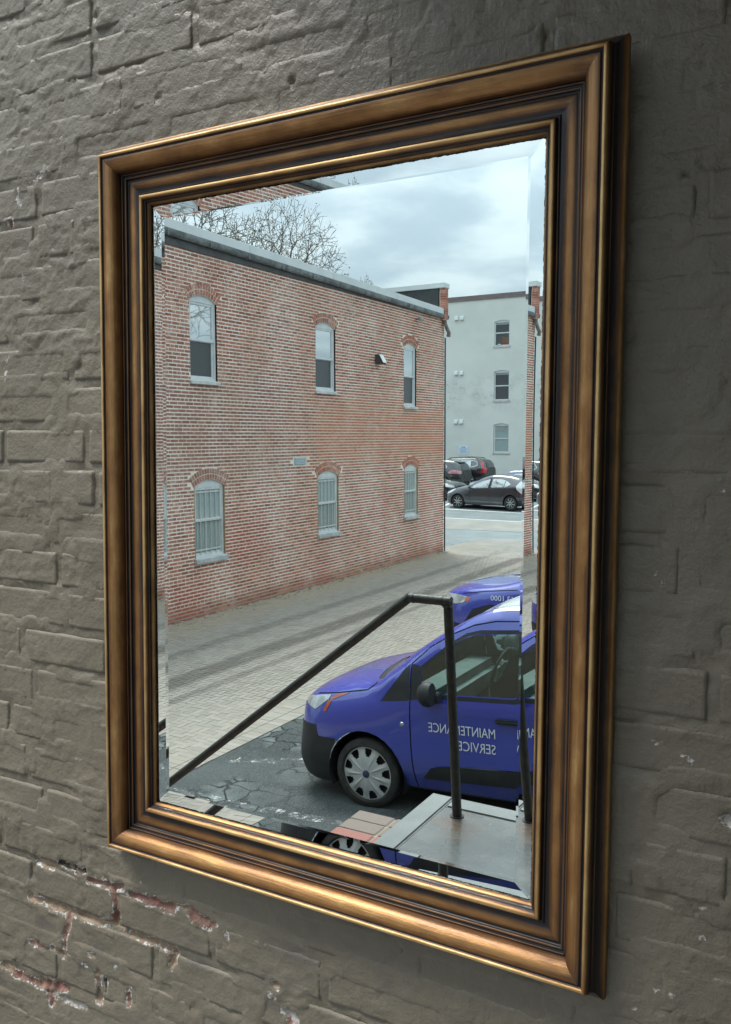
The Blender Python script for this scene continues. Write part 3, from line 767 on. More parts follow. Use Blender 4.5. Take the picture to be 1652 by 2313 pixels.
    grey_sill = simple('grey_stone_sill', (.50, .51, .50), (.36, .37, .37), .8, scale=7, bump=.004)
    sash_m = glass_sheet('window_glass', (.22, .25, .26), .62); screen_m = glass_sheet('insect_screen', (.030, .034, .036), .0, .3)
    low_g = glass_sheet('curtained_glass', (.27, .33, .32), .08); bar_m = simple('white_bar_metal', (.60, .62, .60), (.45, .44, .40), .5, scale=20)
    tanf = simple('tan_jamb', (.36, .26, .15), (.26, .18, .10), .7)
    cur_m, t, out = material('pleated_curtain'); p = t.obj(); wv = t.new('ShaderNodeTexWave', inp={'Scale': 7.0, 'Distortion': 1.2, 'Detail': 1.0}, wave_type='BANDS', bands_direction='X'); t.l.new(p, wv.inputs[0])
    principled(t, out, **{'Base Color': t.mix(wv.outputs[1], (.30, .36, .35), (.48, .52, .50)), 'Roughness': .9, 'Normal': t.bump(wv.outputs[1], .02)})
    for w in wins:
        u0, u1, zs, zt, rise, up = w; cx, cz, rad, ang = arc(w)
        # arch: two rings of bricks on edge, joined as one part
        a = MB(); mo = MB()
        for ring in range(2):
            r0, r1 = rad + .006 + ring * .112, rad + .102 + ring * .112
            nb = int(r0 * 2 * (ang + .03) / .068)
            for i in range(nb):
                t0 = -ang - .03 + (2 * ang + .06) * (i + .13) / nb; t1 = -ang - .03 + (2 * ang + .06) * (i + .87) / nb
                pts = [(cx + r * math.sin(t), cz + r * math.cos(t)) for r, t in ((r0, t0), (r0, t1), (r1, t1), (r1, t0))]
                a.prism([(x, 0, z) for x, z in pts], (0, 1, 0), -.03, .000 + rnd.uniform(-.001, .002), rnd.random() * .9 + .02)
        a.obj('window_arch', bm, root)
        rv = V - .065
        win = MB()
        fw = .045
        # outer frame
        for p, q, r_, s_ in ((u0, u0 + fw, zs, zt), (u1 - fw, u1, zs, zt)): win.box((p, rv - .03, r_), (q, rv + .03, s_))
        win.box((u0, rv - .03, zs), (u1, rv + .032, zs + fw))
        # arched head panel
        n = 8; hp = [(u0, rv + .02, zt - .02)] + [(u1, rv + .02, zt - .02)]
        for i in range(n + 1):
            th = ang - 2 * ang * i / n; hp.append((cx + rad * math.sin(th), rv + .02, cz + rad * math.cos(th)))
        win.prism(hp, (0, 1, 0), -.03, .012)
        wo = win.obj('window', frame_m, root, bev=.004)
        zm = zs + (zt - zs) * (.50 if up else .52)
        sash = MB()
        sf = .04
        for (za, zb, vv) in ((zm, zt - .02, rv + .012), (zs + fw, zm + .03, rv - .012)):
            sash.box((u0 + fw, vv - .02, za), (u0 + fw + sf, vv + .012, zb)); sash.box((u1 - fw - sf, vv - .02, za), (u1 - fw, vv + .012, zb))
            sash.box((u0 + fw + sf, vv - .02, zb - sf), (u1 - fw - sf, vv + .011, zb)); sash.box((u0 + fw + sf, vv - .02, za), (u1 - fw - sf, vv + .011, za + sf))
        sash.obj('sash', frame_m, wo, bev=.003)
        for (za, zb, vv, mt) in ((zm + .03, zt - .05, rv + .0, sash_m if up else low_g), (zs + fw + .03, zm, rv - .02, screen_m if up else low_g)):
            g = MB(); g.box((u0 + fw + .02, vv - .006, za), (u1 - fw - .02, vv, zb)); g.obj('pane', mt, wo)
        if not up:
            cu = MB(); nn = 40
            for i in range(nn):
                xa, xb = u0 + .06 + (u1 - u0 - .12) * i / nn, u0 + .06 + (u1 - u0 - .12) * (i + 1) / nn
                cu.quad((xa, rv - .012 + .006 * math.sin(i * 1.3), zs + .06), (xb, rv - .012 + .006 * math.sin(i * 1.3 + 1.3), zs + .06), (xb, rv - .012 + .006 * math.sin(i * 1.3 + 1.3), zt - .3), (xa, rv - .012 + .006 * math.sin(i * 1.3), zt - .3))
            cu.obj('curtain', cur_m, wo, fix=False)
        si = MB(); pr = .05 if up else .06; hgt = .075 if up else .10
        si.prism([(u0 - .03, rv, zs - hgt), (u0 - .03, pr, zs - hgt), (u0 - .03, pr, zs - .02), (u0 - .03, rv, zs + .012)], (1, 0, 0), 0, u1 - u0 + .06)
        si.obj('sill', sill_m if up else grey_sill, wo, bev=.006)
        if not up:
            jb = MB(); jb.box((u1 - .012, V - .06, zs), (u1 + .004, -.002, zt)); jb.box((u0 - .004, V - .06, zs), (u0 + .012, -.002, zt)); jb.obj('jamb', tanf, wo)
            for i in range(6):
                x = u0 + .06 + (u1 - u0 - .12) * i / 5; q = MB(); q.tube([(x, -.055, zs + .03), (x, -.055, zt + .04)], .008, 6); q.obj('bar', bar_m, wo, sm=True)
            for zz in (zs + .14, zs + (zt - zs) * .52, zt - .10):
                q = MB(); q.box((u0 + .0, -.062, zz - .015), (u1 - .0, -.048, zz + .015)); q.obj('cross_bar', bar_m, wo)
    # body behind the facade, roof
    body_m = simple('dark_brick_side', (.19, .08, .065), (.26, .11, .09), .9, scale=3, bump=.01)
    b = MB(); b.box((U0, -13, ZB - .3), (U1, -.2, ZT - .35), skip=('+y',)); b.quad((U0, -.22, ZB), (U1, -.22, ZB), (U1, -.22, ZT - .35), (U0, -.22, ZT - .35)); b.obj('wall_body', body_m, root)
    b = MB(); b.box((U0, -.25, ZB), (U0 + .02, -.010, ZT)); b.box((U1 - .02, -.25, ZB), (U1, -.011, ZT)); b.obj('end_wall', body_m, root)
    # roof edge: pale metal fascia above a weathered gutter, falling slightly to the far end
    cap_m = simple('pale_metal_flashing', (.66, .68, .67), (.57, .60, .59), .55, scale=1.6, metal=.0); gut_m = simple('weathered_zinc', (.11, .12, .12), (.24, .255, .25), .6, scale=5, metal=.2)
    zc = lambda u: 6.985 - .0145 * (u - 10.85)
    n = 5; cuts = [U0 + (U1 - U0 + .05) * i / n for i in range(n + 1)]
    for i in range(n):
        a, c = cuts[i], cuts[i + 1] - .006; q = MB()
        P = [(.10, zc(a)), (.10, zc(a) + .185), (-.5, zc(a) + .20), (-.5, zc(a))]
        k0 = len(q.v)
        for uu in (a, c):
            dz = zc(uu) - zc(a); q.v += [(uu, y, z + dz) for y, z in P]
        for f in ((0, 1, 2, 3), (7, 6, 5, 4), (0, 4, 5, 1), (1, 5, 6, 2), (2, 6, 7, 3), (3, 7, 4, 0)): q.f.append(f); q.c.append(0)
        q.obj('roof_flashing', cap_m, root, bev=.006)
    q = MB(); prof = [(.11, .02)] + [(.055 + .055 * math.cos(R(x)), -.015 + .085 * math.sin(R(x))) for x in (0, -30, -60, -90, -120, -150)] + [(.0, -.015), (-.02, .02)]
    for uu in np.linspace(U0, U1 + .1, 40):
        q.v += [(uu, y, zc(uu) + z) for y, z in prof]
    m_ = len(prof)
    for i in range(39):
        for j in range(m_ - 1): q.f.append((i * m_ + j, i * m_ + j + 1, (i + 1) * m_ + j + 1, (i + 1) * m_ + j)); q.c.append(0)
    q.obj('gutter', gut_m, root, sm=True)
    for i, uu in enumerate(np.arange(U0 + .4, U1, 1.15)):
        q = MB(); q.box((uu, -.01, zc(uu) - .10), (uu + .03, .118, zc(uu) + .0)); q.obj('gutter_bracket', gut_m, root)
    q = MB(); q.box((U0, -.16, ZT - .12), (U1, .02, zc(U1) + .05)); q.obj('fascia_board', simple('dark_fascia', (.06, .06, .06), (.09, .09, .085), .7), root)
    q = MB(); q.box((U0, -13, 6.75), (U1 - .25, -.45, 6.9)); q.obj('roof', simple('tar_roof', (.08, .08, .085), (.11, .11, .11), .9), root)
    # street front parapet with brick pier, grey coping and dark back
    q = MB(); q.box((U1 - .28, -9, 6.70), (U1 - .02, -.06, 7.58)); q.obj('parapet', simple('dark_parapet_back', (.030, .034, .036), (.045, .05, .052), .6), root)
    q = MB()
    for i in range(13):
        for a_, c_ in (((.0, .10), (.11, .235)) if i % 2 else ((.0, .21), (.22, .235))):
            q.box((U1 - .25 + a_, -.02, 6.70 + i * CO + .004), (U1 - .25 + c_, .125, 6.70 + (i + 1) * CO - .004), rnd.random())
    q.obj('pier_brick', bm, root); q = MB(); q.box((U1 - .24, -.04, 6.69), (U1 - .03, .118, 7.58)); q.obj('pier', mm, root)
    q = MB(); q.box((U1 - .32, -9, 7.58), (U1 + .03, .15, 7.72)); q.obj('coping', cap_m, root, bev=.01)
    # leader elbow at the far corner, cable, vent
    q = MB(); q.tube([(U1 - .12, .06, 6.78), (U1 - .1, .07, 6.60), (U1 - .02, .10, 6.44), (U1 + .08, .11, 6.34), (U1 + .10, .08, 6.24)], [.06, .055, .055, .055, .06], 10); q.obj('leader_elbow', simple('rusty_leader', (.16, .14, .12), (.26, .24, .21), .7, scale=12), root, sm=True)
    q = MB(); q.tube([(U1 + .03, .02, -.05), (U1 + .03, .02, 3.0), (U1 + .02, .02, 6.2)], .022, 6); q.obj('black_conduit', simple('black_rubber', (.015, .015, .015), (.025, .025, .025), .5), root)
    q = MB(); q.box((vent[0], -.02, vent[2]), (vent[1], .012, vent[3]))
    vo = q.obj('vent', simple('vent_frame', (.40, .45, .46), (.32, .36, .37), .6, scale=14), root)
    for i in range(4):
        q = MB(); zz = vent[2] + .02 + i * .035; q.box((vent[0] + .02, .012, zz), (vent[1] - .02, .022, zz + .018)); q.obj('slat', simple('vent_slat', (.48, .55, .57), (.35, .4, .42), .5) if i == 0 else bpy.data.materials['vent_slat'], vo)
    # floodlight and the small camera under the gutter
    fl = thing('flood_light', 'boxy wall floodlight with a white face on the upper brick wall', 'light', (-10.045 + .178, -18.48, 5.29), (0, 0, BB))
    fl.location = (-10.2525 + 18.48 * .00964, -18.48, 5.28)
    q = MB(); q.prism([(-.10, 0, -.12), (-.10, .22, -.10), (-.10, .10, .13), (-.10, 0, .13)], (1, 0, 0), 0, .2); q.obj('housing', simple('dark_housing', (.05, .05, .05), (.08, .075, .07), .5), fl, bev=.01)
    q = MB(); q.prism([(-.09, .115, .115), (-.09, .225, -.085), (-.09, .235, -.08), (-.09, .125, .125)], (1, 0, 0), 0, .18); q.obj('lens', simple('white_lens', (.75, .77, .78), (.7, .72, .73), .3), fl)
    ca = thing('security_camera', 'small grey camera under the gutter at the far end of the brick wall', 'camera', (-10.2525 + 20.64 * .00964, -20.64, 6.52), (0, 0, BB))
    q = MB(); q.tube([(0, 0, 0), (0, .07, .02), (0, .12, 0)], .02, 8); q.obj('mount', bpy.data.materials['dark_housing'], ca)
    q = MB(); q.lathe([(0, -.09), (.045, -.09), (.05, -.05), (.05, .1), (.0, .1)], 'x', 12, center=(0, .15, -.01)); q.obj('barrel', simple('camera_shell', (.3, .3, .29), (.2, .2, .2), .4), ca, sm=True)
build_brick_building()

def build_litter():
    rnd = random.Random(8); b = MB(); mt = simple('dry_leaves', (.16, .10, .055), (.10, .065, .04), .9, scale=30)
    for n in range(420):
        y = rnd.uniform(-22.3, -5); x = -10.02 + abs(rnd.gauss(0, .16)) + .08 * math.sin(y * 2); s = rnd.uniform(.012, .035)
        e = Vector((rnd.uniform(-1, 1), rnd.uniform(-1, 1), rnd.uniform(-.2, .4))).normalized() * s; f = Vector((-e.y, e.x, rnd.uniform(-.3, .5) * s)) * .6; c = Vector((x, y, terrain(x, y) + .022))
        b.quad(c - e, c + f, c + e, c - f)
    tag(b.obj('leaf_litter', mt, None, fix=False), 'dry leaf scraps swept against the foot of the brick building', 'litter', kind='stuff')
build_litter()

# ================================================================== GREY BUILDING ACROSS THE LOT
def build_grey_building():
    Y = -49.0
    m, t, out = material('grey_painted_brick'); p = t.pos(); s = t.sep(p)
    br = t.new('ShaderNodeTexBrick', inp={'Scale': 1.0, 'Mortar Size': .007, 'Brick Width': .213, 'Row Height': .0677})
    cb = t.new('ShaderNodeCombineXYZ'); t.set(cb, 0, s[0]); t.set(cb, 1, s[2]); t.l.new(cb.outputs[0], br.inputs[0])
    c = t.mix(t.ramp(t.noise(p, .45, 5, .6), .35, .65), (.76, .75, .70), (.69, .685, .64))
    c = t.mix(t.math('MULTIPLY', t.ramp(t.noise(t.scale(p, (.3, 1, 2.0)), 1.2, 4, .6), .52, .7), .35), c, (.80, .79, .745))
    # old paint worn through to dark brick joints below the second floor
    zone = t.math('MULTIPLY', t.math('MULTIPLY', t.ramp(s[2], 7.2, 6.7), t.ramp(s[2], 4.4, 5.6)), t.ramp(t.noise(p, .9, 4, .6), .42, .56))
    dots = t.math('MULTIPLY', zone, t.ramp(t.noise(t.scale(p, (1, 1, 2.4)), 5.5, 4, .7), .56, .62))
    c = t.mix(t.math('MULTIPLY', dots, .45), c, (.20, .20, .19)); c = t.mix(t.math('MULTIPLY', t.math('MULTIPLY', zone, br.outputs['Fac']), .35), c, (.2, .21, .2))
    principled(t, out, **{'Base Color': c, 'Roughness': .8, 'Normal': t.bump(br.outputs['Fac'], -.006)})
    root = thing('grey_building', 'tall pale grey painted building with three small windows behind the parked cars', 'building', (-21.4, Y, .2))
    X0, X1 = -14.0, 16.0
    wins = [(2.55, 3.53, 8.53, 9.96), (2.56, 3.54, 5.31, 7.00), (2.57, 3.55, 2.18, 3.83)]
    us = [X0, wins[0][0], wins[0][1], X1]
    b = MB()
    for i, (a, c_) in enumerate(zip(us[:-1], us[1:])):
        if i == 1:
            z = -.5
            for w in reversed(wins):
                b.quad((a, 0, z), (c_, 0, z), (c_, 0, w[2]), (a, 0, w[2])); n = 6; h = (c_ - a) / 2; rise = .10; rad = (h * h + rise * rise) / (2 * rise); cx = (a + c_) / 2; cz = w[3] + rise - rad; ang = math.asin(h / rad); z = w[3] + .14
                for k in range(n):
                    t0, t1 = -ang + 2 * ang * k / n, -ang + 2 * ang * (k + 1) / n
                    p0 = (cx + rad * math.sin(t0), cz + rad * math.cos(t0)); p1 = (cx + rad * math.sin(t1), cz + rad * math.cos(t1))
                    b.quad((p0[0], 0, p0[1]), (p1[0], 0, p1[1]), (p1[0], 0, z), (p0[0], 0, z)); b.quad((p0[0], 0, p0[1]), (p0[0], -.14, p0[1]), (p1[0], -.14, p1[1]), (p1[0], 0, p1[1]))
                b.quad((a, 0, w[2]), (a, -.14, w[2]), (a, -.14, w[3]), (a, 0, w[3])); b.quad((c_, 0, w[2]), (c_, -.14, w[2]), (c_, -.14, w[3]), (c_, 0, w[3]))
            b.quad((a, 0, z), (c_, 0, z), (c_, 0, 11.35), (a, 0, 11.35))
        else: b.quad((a, 0, -.5), (c_, 0, -.5), (c_, 0, 11.35), (a, 0, 11.35))
    b.box((X0, -14, -.5), (X1, -.16, 11.35), skip=('+y',)); b.quad((X0, -.17, -.5), (X0, 0, -.5), (X0, 0, 11.35), (X0, -.17, 11.35)); b.quad((X1, -.17, -.5), (X1, 0, -.5), (X1, 0, 11.35), (X1, -.17, 11.35))
    b.obj('wall', m, root, fix=False)
    q = MB(); q.quad((X0, -.18, -.5), (X1, -.18, -.5), (X1, -.18, 11.35), (X0, -.18, 11.35)); q.obj('inner_wall', simple('dark_room', (.02, .02, .02), (.03, .03, .03), .9), root)
    q = MB(); q.box((X0 - .05, -14, 11.33), (X1, .06, 11.62)); q.obj('cornice', simple('brown_cornice', (.17, .125, .12), (.21, .16, .15), .6), root)
    fm = bpy.data.materials['white_window_frame']; dk = glass_sheet('dark_window_glass', (.012, .014, .015), .03); gr = glass_sheet('pale_window_glass', (.26, .34, .33), .06)
    for i, (a, c_, z0, z1) in enumerate(wins):
        zm = (z0 + z1) / 2 + (.02 if i else .06)
        q = MB()
        for p0, p1, r0, r1 in ((a, a + .07, z0, z1), (c_ - .07, c_, z0, z1), (a + .07, c_ - .07, z0, z0 + .07), (a + .07, c_ - .07, zm - .035, zm + .035), (a + .07, c_ - .07, z1 - .05, z1 + .09)): q.box((p0, -.12, r0), (p1, -.06, r1))
        wo = q.obj('window', fm, root)
        for za, zb in ((z0 + .05, zm), (zm, z1 - .03)):
            q = MB(); q.box((a + .05, -.112, za), (c_ - .05, -.1, zb)); q.obj('pane', gr if i == 2 else dk, wo)
        q = MB(); q.box((a - .06, -.13, z0 - .10), (c_ + .06, .05, z0)); q.obj('sill', bpy.data.materials['painted_sill'], wo, bev=.01)
        if i < 2:
            q = MB(); q.box((a + .07, -.098, z1 - .17), (c_ - .07, -.092, z1 - .05)); q.obj('blind', simple('pale_blind', (.30, .34, .33), (.26, .3, .29), .8), wo)
        if i == 0:
            q = MB(); q.box((a + .46, -.098, z0 + .16), (a + .84, -.092, z0 + .52)); q.obj('box_on_sill', simple('cardboard', (.22, .11, .06), (.17, .08, .05), .8), wo)
            q = MB(); q.box((a + .46, -.096, z0 + .07), (a + .88, -.09, z0 + .15)); q.obj('red_box_on_sill', simple('red_card', (.30, .05, .05), (.24, .04, .04), .7), wo)
            q = MB(); q.lathe([(0, 0), (.11, 0), (.09, .05), (0, .07)], 'z', 10, center=(a + .30, -.09, z0 + .07)); q.obj('white_dish_on_sill', fm, wo)
        if i == 2:
            q = MB(); q.box((a + .26, -.099, z1 - .38), (c_ - .20, -.09, z1 - .08)); ac = q.obj('window_fan', simple('fan_grey', (.33, .35, .34), (.26, .28, .27), .6), wo)
    vm = simple('white_vent_hood', (.74, .76, .75), (.66, .68, .67), .5)
    for zz, row in ((10.55, 'top'), (7.24, 'middle'), (4.27, 'bottom')):
        for side, x in (('left', .10), ('right', .46)):
            v = thing('vent_hood', f'white square vent hood, {side} of the {row} pair on the grey building', 'vent', (-21.4 + x, Y, zz), group='white vent hoods on the grey wall')
            q = MB(); q.prism([(-.12, 0, -.13), (-.12, .13, -.13), (-.12, .10, .05), (-.12, 0, .13)], (1, 0, 0), 0, .24); q.obj('hood', vm, v, bev=.012)
            q = MB(); q.box((-.09, .02, -.136), (.09, .11, -.128)); q.obj('grille', bpy.data.materials['dark_housing'], v)
    sg = thing('notice_board', 'pale blue and white parking notice on the grey building above the cars', 'sign', (-20.79, Y, 2.52))
    q = MB(); q.box((-.335, .0, -.27), (.335, .025, .27)); q.obj('board', simple('sign_white', (.66, .74, .80), (.62, .70, .78), .4), sg)
    blue = simple('sign_blue', (.16, .26, .48), (.2, .3, .5), .5); q = MB()
    q.box((-.10, .025, .14), (-.01, .028, .21)); q.box((.02, .025, .14), (.11, .028, .21))
    for k in range(5): q.box((-.26 + .03 * (k % 2), .025, .07 - k * .06), (.26 - .04 * (k % 3), .028, .09 - k * .06))
    q.obj('print', blue, sg)
build_grey_building()

# ================================================================== LANDING, STEPS, RAILING
def build_landing():
    stone = simple('wet_limestone', (.24, .255, .25), (.19, .205, .2), .42, scale=5, bump=.0025, bscale=90, rvar=.2)
    m, t, out = material('wet_concrete'); p = t.pos()
    n = t.noise(p, 3.5, 5, .6); g = t.noise(p, 140, 4, .7)
    rust = t.math('MULTIPLY', t.ramp(t.noise(p, 5, 4, .6), .4, .65), t.new('ShaderNodeMapRange', inp={0: t.new('ShaderNodeVectorMath', operation='DISTANCE', inp={0: p, 1: (-.80, -2.26, 1.72)}).outputs['Value'], 1: .30, 2: .03}).outputs[0])
    c = t.mix(t.ramp(n, .35, .65), (.085, .088, .084), (.14, .143, .136)); c = t.mix(t.math('MULTIPLY', t.ramp(g, .55, .75), .35), c, (.10, .10, .095)); c = t.mix(t.math('MULTIPLY', rust, .8), c, (.14, .08, .045))
    principled(t, out, **{'Base Color': c, 'Roughness': t.math('ADD', .16, t.math('MULTIPLY', t.ramp(t.noise(p, 6, 4, .6), .35, .65), .22)), 'Specular IOR Level': .6, 'Coat Weight': .55, 'Coat IOR': 1.4, 'Coat Roughness': .12, 'Normal': t.bump(t.math('ADD', g, t.noise(p, 28, 3)), .0016)})
    root = thing('entrance_landing', 'wet grey concrete landing with pale edge slabs and brick steps below the mirror', 'landing', (0, 0, 0))
    ZL = 1.717; x0, y0 = -1.0, -2.5
    q = MB(); q.box((x0 + .115, y0 + .115, ZL - .1), (1.25, -.0, ZL - .003)); q.obj('slab', m, root)
    for a, b in (((x0, y0, ZL - .09), (x0 + .108, -1.2, ZL)), ((x0, -1.192, ZL - .09), (x0 + .108, 0, ZL)), ((x0 + .1125, y0, ZL - .09), (.25, y0 + .108, ZL)), ((.258, y0, ZL - .09), (1.25, y0 + .108, ZL))):
        q = MB(); q.box(a, b); q.obj('edge_slab', stone, root, bev=.008)
    core = simple('dark_masonry', (.12, .10, .09), (.17, .15, .13), .9, scale=8, bump=.01)
    q = MB(); q.box((x0 + .03, y0 + .03, -.1), (1.25, 0, ZL - .1)); 
    # brick steps down to the left
    bm, t, out = material('step_brick'); p = t.pos(); r = t.math('FRACT', t.math('ADD', t.new('ShaderNodeObjectInfo').outputs['Random'], t.attr('tint')))
    c = t.mix(t.math('GREATER_THAN', r, .62), (.225, .175, .150), (.34, .135, .115)); c = t.mix(t.math('MULTIPLY', t.ramp(t.noise(p, 120, 3, .7), .5, .75), .5), c, (.30, .25, .22))
    principled(t, out, **{'Base Color': c, 'Roughness': .75, 'Normal': t.bump(t.noise(p, 160, 3), .003)})
    mor = simple('step_mortar', (.36, .31, .24), (.28, .24, .19), .9, scale=20)
    treads = []; x, z = x0, ZL - .165
    for k in range(8):
        w = .385 if k == 0 else .245
        treads.append((x - w, x, z)); x -= w; z -= .192
    unit = MB(); unit.box((-.5, -.5, -.5), (.5, .5, .5)); ume = unit.mesh('brick', bev=.03)
    rnd = random.Random(3)
    for k, (xa, xb, z) in enumerate(treads):
        if z < .05: break
        q.box((xa + .006, y0 + .012, -.1), (xb + .03, -.9, z - .004))
        if k == 0: cols = [(xa, xa + .195), (xa + .205, xa + .40)]
        else: cols = [(xa, xa + .20)]
        yy = y0; n = 0
        while yy < -1.0:
            for (a, b) in cols:
                o = link('brick', ume, bm, root); o.location = ((a + b) / 2, yy + .05, z - .03 + rnd.uniform(-.001, .001)); o.scale = (b - a, .096, .06)
            yy += .1045; n += 1
    q.obj('step_core', mor, root)
    # railing: square topped tube post, short level top and long slope down the steps
    rm = simple('black_rail_paint', (.018, .020, .021), (.045, .042, .038), .42, scale=30, bump=.0022, bscale=90, spec=.5, rvar=.25)
    rl = thing('handrail', 'black steel handrail sloping down the steps from its post on the landing', 'railing')
    yb = -2.30
    pts = [(-.80, -2.325, ZL - .02), (-.835, yb, 2.62)]
    q = MB(); q.tube([(-.800, -2.325, ZL - .002), (-.838, yb - .003, 2.655)], .0205, 16); q.obj('post', rm, rl, sm=True)
    q = MB(); q.tube([(-.822, yb, 2.655), (-1.02, yb, 2.655)], .0205, 16); q.obj('top_rail', rm, rl, sm=True)
    q = MB(); q.tube([(-1.012, yb, 2.661), (-3.35, yb, .82)], .0205, 16); q.obj('sloping_rail', rm, rl, sm=True)
    q = MB(); q.tube([(-3.34, yb, .825), (-3.34, yb, -.02)], .0205, 16); q.obj('post', rm, rl, sm=True)
    for wx, wz in ((-.838, 2.632), (-.860, 2.655), (-.998, 2.655), (-1.035, 2.643)):
        q = MB(); q.lathe([(.0195, -.004), (.0225, -.002), (.0225, .002), (.0195, .004)], 'z' if wz < 2.64 and wx > -.9 else 'x', 16, center=(wx, yb, wz)); q.obj('weld_bead', rm, rl, sm=True)
    q = MB(); q.lathe([(.0, 0), (.03, 0), (.03, .004), (.0, .004)], 'z', 20, center=(-.80, -2.325, ZL - .003)); q.obj('base_plate', rm, rl)
build_landing()

# ================================================================== TREES
def tree_mesh(seed, base, crowns, n, rmin):
    """limbs that keep dividing towards a cloud of twig ends filling the crowns"""
    rs = np.random.RandomState(seed); rnd = random.Random(seed); T = []
    for (cx, cy, cz, rx, ry, rz, share) in crowns:
        k = int(n * share); d = rs.normal(size=(k, 3)); d /= np.linalg.norm(d, axis=1)[:, None]; rad = rs.uniform(.12, 1, k) ** .45
        lump = 1 + .12 * np.sin(d[:, 0] * 5 + seed) * np.cos(d[:, 2] * 4)
        T.append(np.array([cx, cy, cz]) + d * (rad * lump)[:, None] * np.array([rx, ry, rz]))
    T = np.concatenate(T); b = MB(); tips = []
    def limb(p, q, r0, r1, w):
        L = (q - p).length; k = 2 if L < .5 else (3 if L < 1.4 else 5); pts = [p]
        for i in range(1, k + 1):
            c = p.lerp(q, i / k)
            if i < k: c = c + Vector((rnd.uniform(-1, 1), rnd.uniform(-1, 1), rnd.uniform(-1, 1))) * L * w
            pts.append(c)
        b.tube(pts, [r0 + (r1 - r0) * i / k for i in range(k + 1)], 8 if r0 > .08 else (5 if r0 > .03 else 3), caps=False)
        return pts[-1]
    def grow(p, idx, r, lev):
        pts = T[idx]; c = Vector(pts.mean(0))
        if len(idx) <= 1:
            q = Vector(pts[0]); limb(p, q, r, max(rmin * .7, r * .6), .09); tips.append(q); return
        f = .42 if lev else .55
        q = p.lerp(c, f) if len(idx) > 3 else p.lerp(c, .5)
        q = limb(p, q, r, max(rmin, r * .86), .07)
        k = 2 if (len(idx) < 6 or rnd.random() < .6) else 3
        cen = pts[rs.choice(len(idx), k, replace=False)]
        for _ in range(4):
            a = ((pts[:, None] - cen[None]) ** 2).sum(2).argmin(1)
            cen = np.array([pts[a == t].mean(0) if (a == t).any() else cen[t] for t in range(k)])
        for t in range(k):
            sub = idx[a == t]
            if len(sub): grow(q, sub, max(rmin, r * .86 * (len(sub) / len(idx)) ** .46), lev + 1)
    grow(Vector(base), np.arange(len(T)), .034 * len(T) ** .29, 0)
    return b, tips

def build_trees():
    bark = simple('dark_bark', (.12, .105, .08), (.19, .165, .13), .95, scale=10, bump=.01)
    bud = simple('spring_buds', (.22, .25, .13), (.16, .19, .10), .8, scale=3)
    def tree(name, label, loc, seed, base, crowns, n, rmin, budn):
        b, tips = tree_mesh(seed, base, crowns, n, rmin)
        root = thing(name, label, 'tree', loc)
        b.obj('trunk', bark, root, sm=True, fix=False)
        rnd = random.Random(seed); c = MB()
        for p in tips:
            if rnd.random() > budn: continue
            o = p + Vector((rnd.uniform(-.08, .08), rnd.uniform(-.08, .08), rnd.uniform(-.08, .08))); e = Vector((rnd.uniform(-1, 1), rnd.uniform(-1, 1), rnd.uniform(-1, 1))).normalized() * .035; f = e.orthogonal().normalized() * .022
            c.quad(o - e, o + f, o + e, o - f)
        c.obj('bud_cluster', bud, root, fix=False)
        return root
    tree('bare_tree', 'bare tree with a rounded crown of fine twigs behind the brick building', (-17.4, -24.0, 0), 21, (-.6, 0, 0), [(.35, 0, 8.75, 2.55, 2.3, 2.65, .75), (-1.5, .3, 8.6, 1.6, 1.6, 2.3, .25)], 4600, .0075, .25)
    tree('bare_tree', 'larger bare tree with dark thick limbs at the left behind the brick building', (-21.4, -24.4, 0), 5, (0, 0, 0), [(0, 0, 9.8, 3.2, 3.0, 3.6, 1.0)], 1800, .011, .1)
    tree('small_tree', 'tip of a small budding tree above the far roof edge of the brick building', (-15.95, -28.1, 0), 9, (0, 0, 0), [(0, 0, 8.7, .45, .45, .75, 1.0)], 90, .010, 1.0)
    tree('reflection_tree', 'bare tree out of view, added so its branches reflect in the upper window panes', (3.5, -25, 0), 33, (0, 0, 0), [(0, 0, 8.5, 3.4, 3.4, 3.6, 1.0)], 500, .014, .1)  # unseen tree, added for its reflection in the brick building's upper panes
build_trees()

# ================================================================== VEHICLES
def pchip(xs, ys, x):
    xs = np.asarray(xs, float); ys = np.asarray(ys, float); h = np.diff(xs); d = np.diff(ys) / h; m = np.zeros_like(ys)
    m[0], m[-1] = d[0], d[-1]
    for i in range(1, len(xs) - 1):
        if d[i - 1] * d[i] > 0:
            w1, w2 = 2 * h[i] + h[i - 1], h[i] + 2 * h[i - 1]; m[i] = (w1 + w2) / (w1 / d[i - 1] + w2 / d[i])
    i = np.clip(np.searchsorted(xs, x) - 1, 0, len(xs) - 2); t = (x - xs[i]) / h[i]
    return ((2 * t ** 3 - 3 * t ** 2 + 1) * ys[i] + (t ** 3 - 2 * t ** 2 + t) * h[i] * m[i] + (-2 * t ** 3 + 3 * t ** 2) * ys[i + 1] + (t ** 3 - t ** 2) * h[i] * m[i + 1])

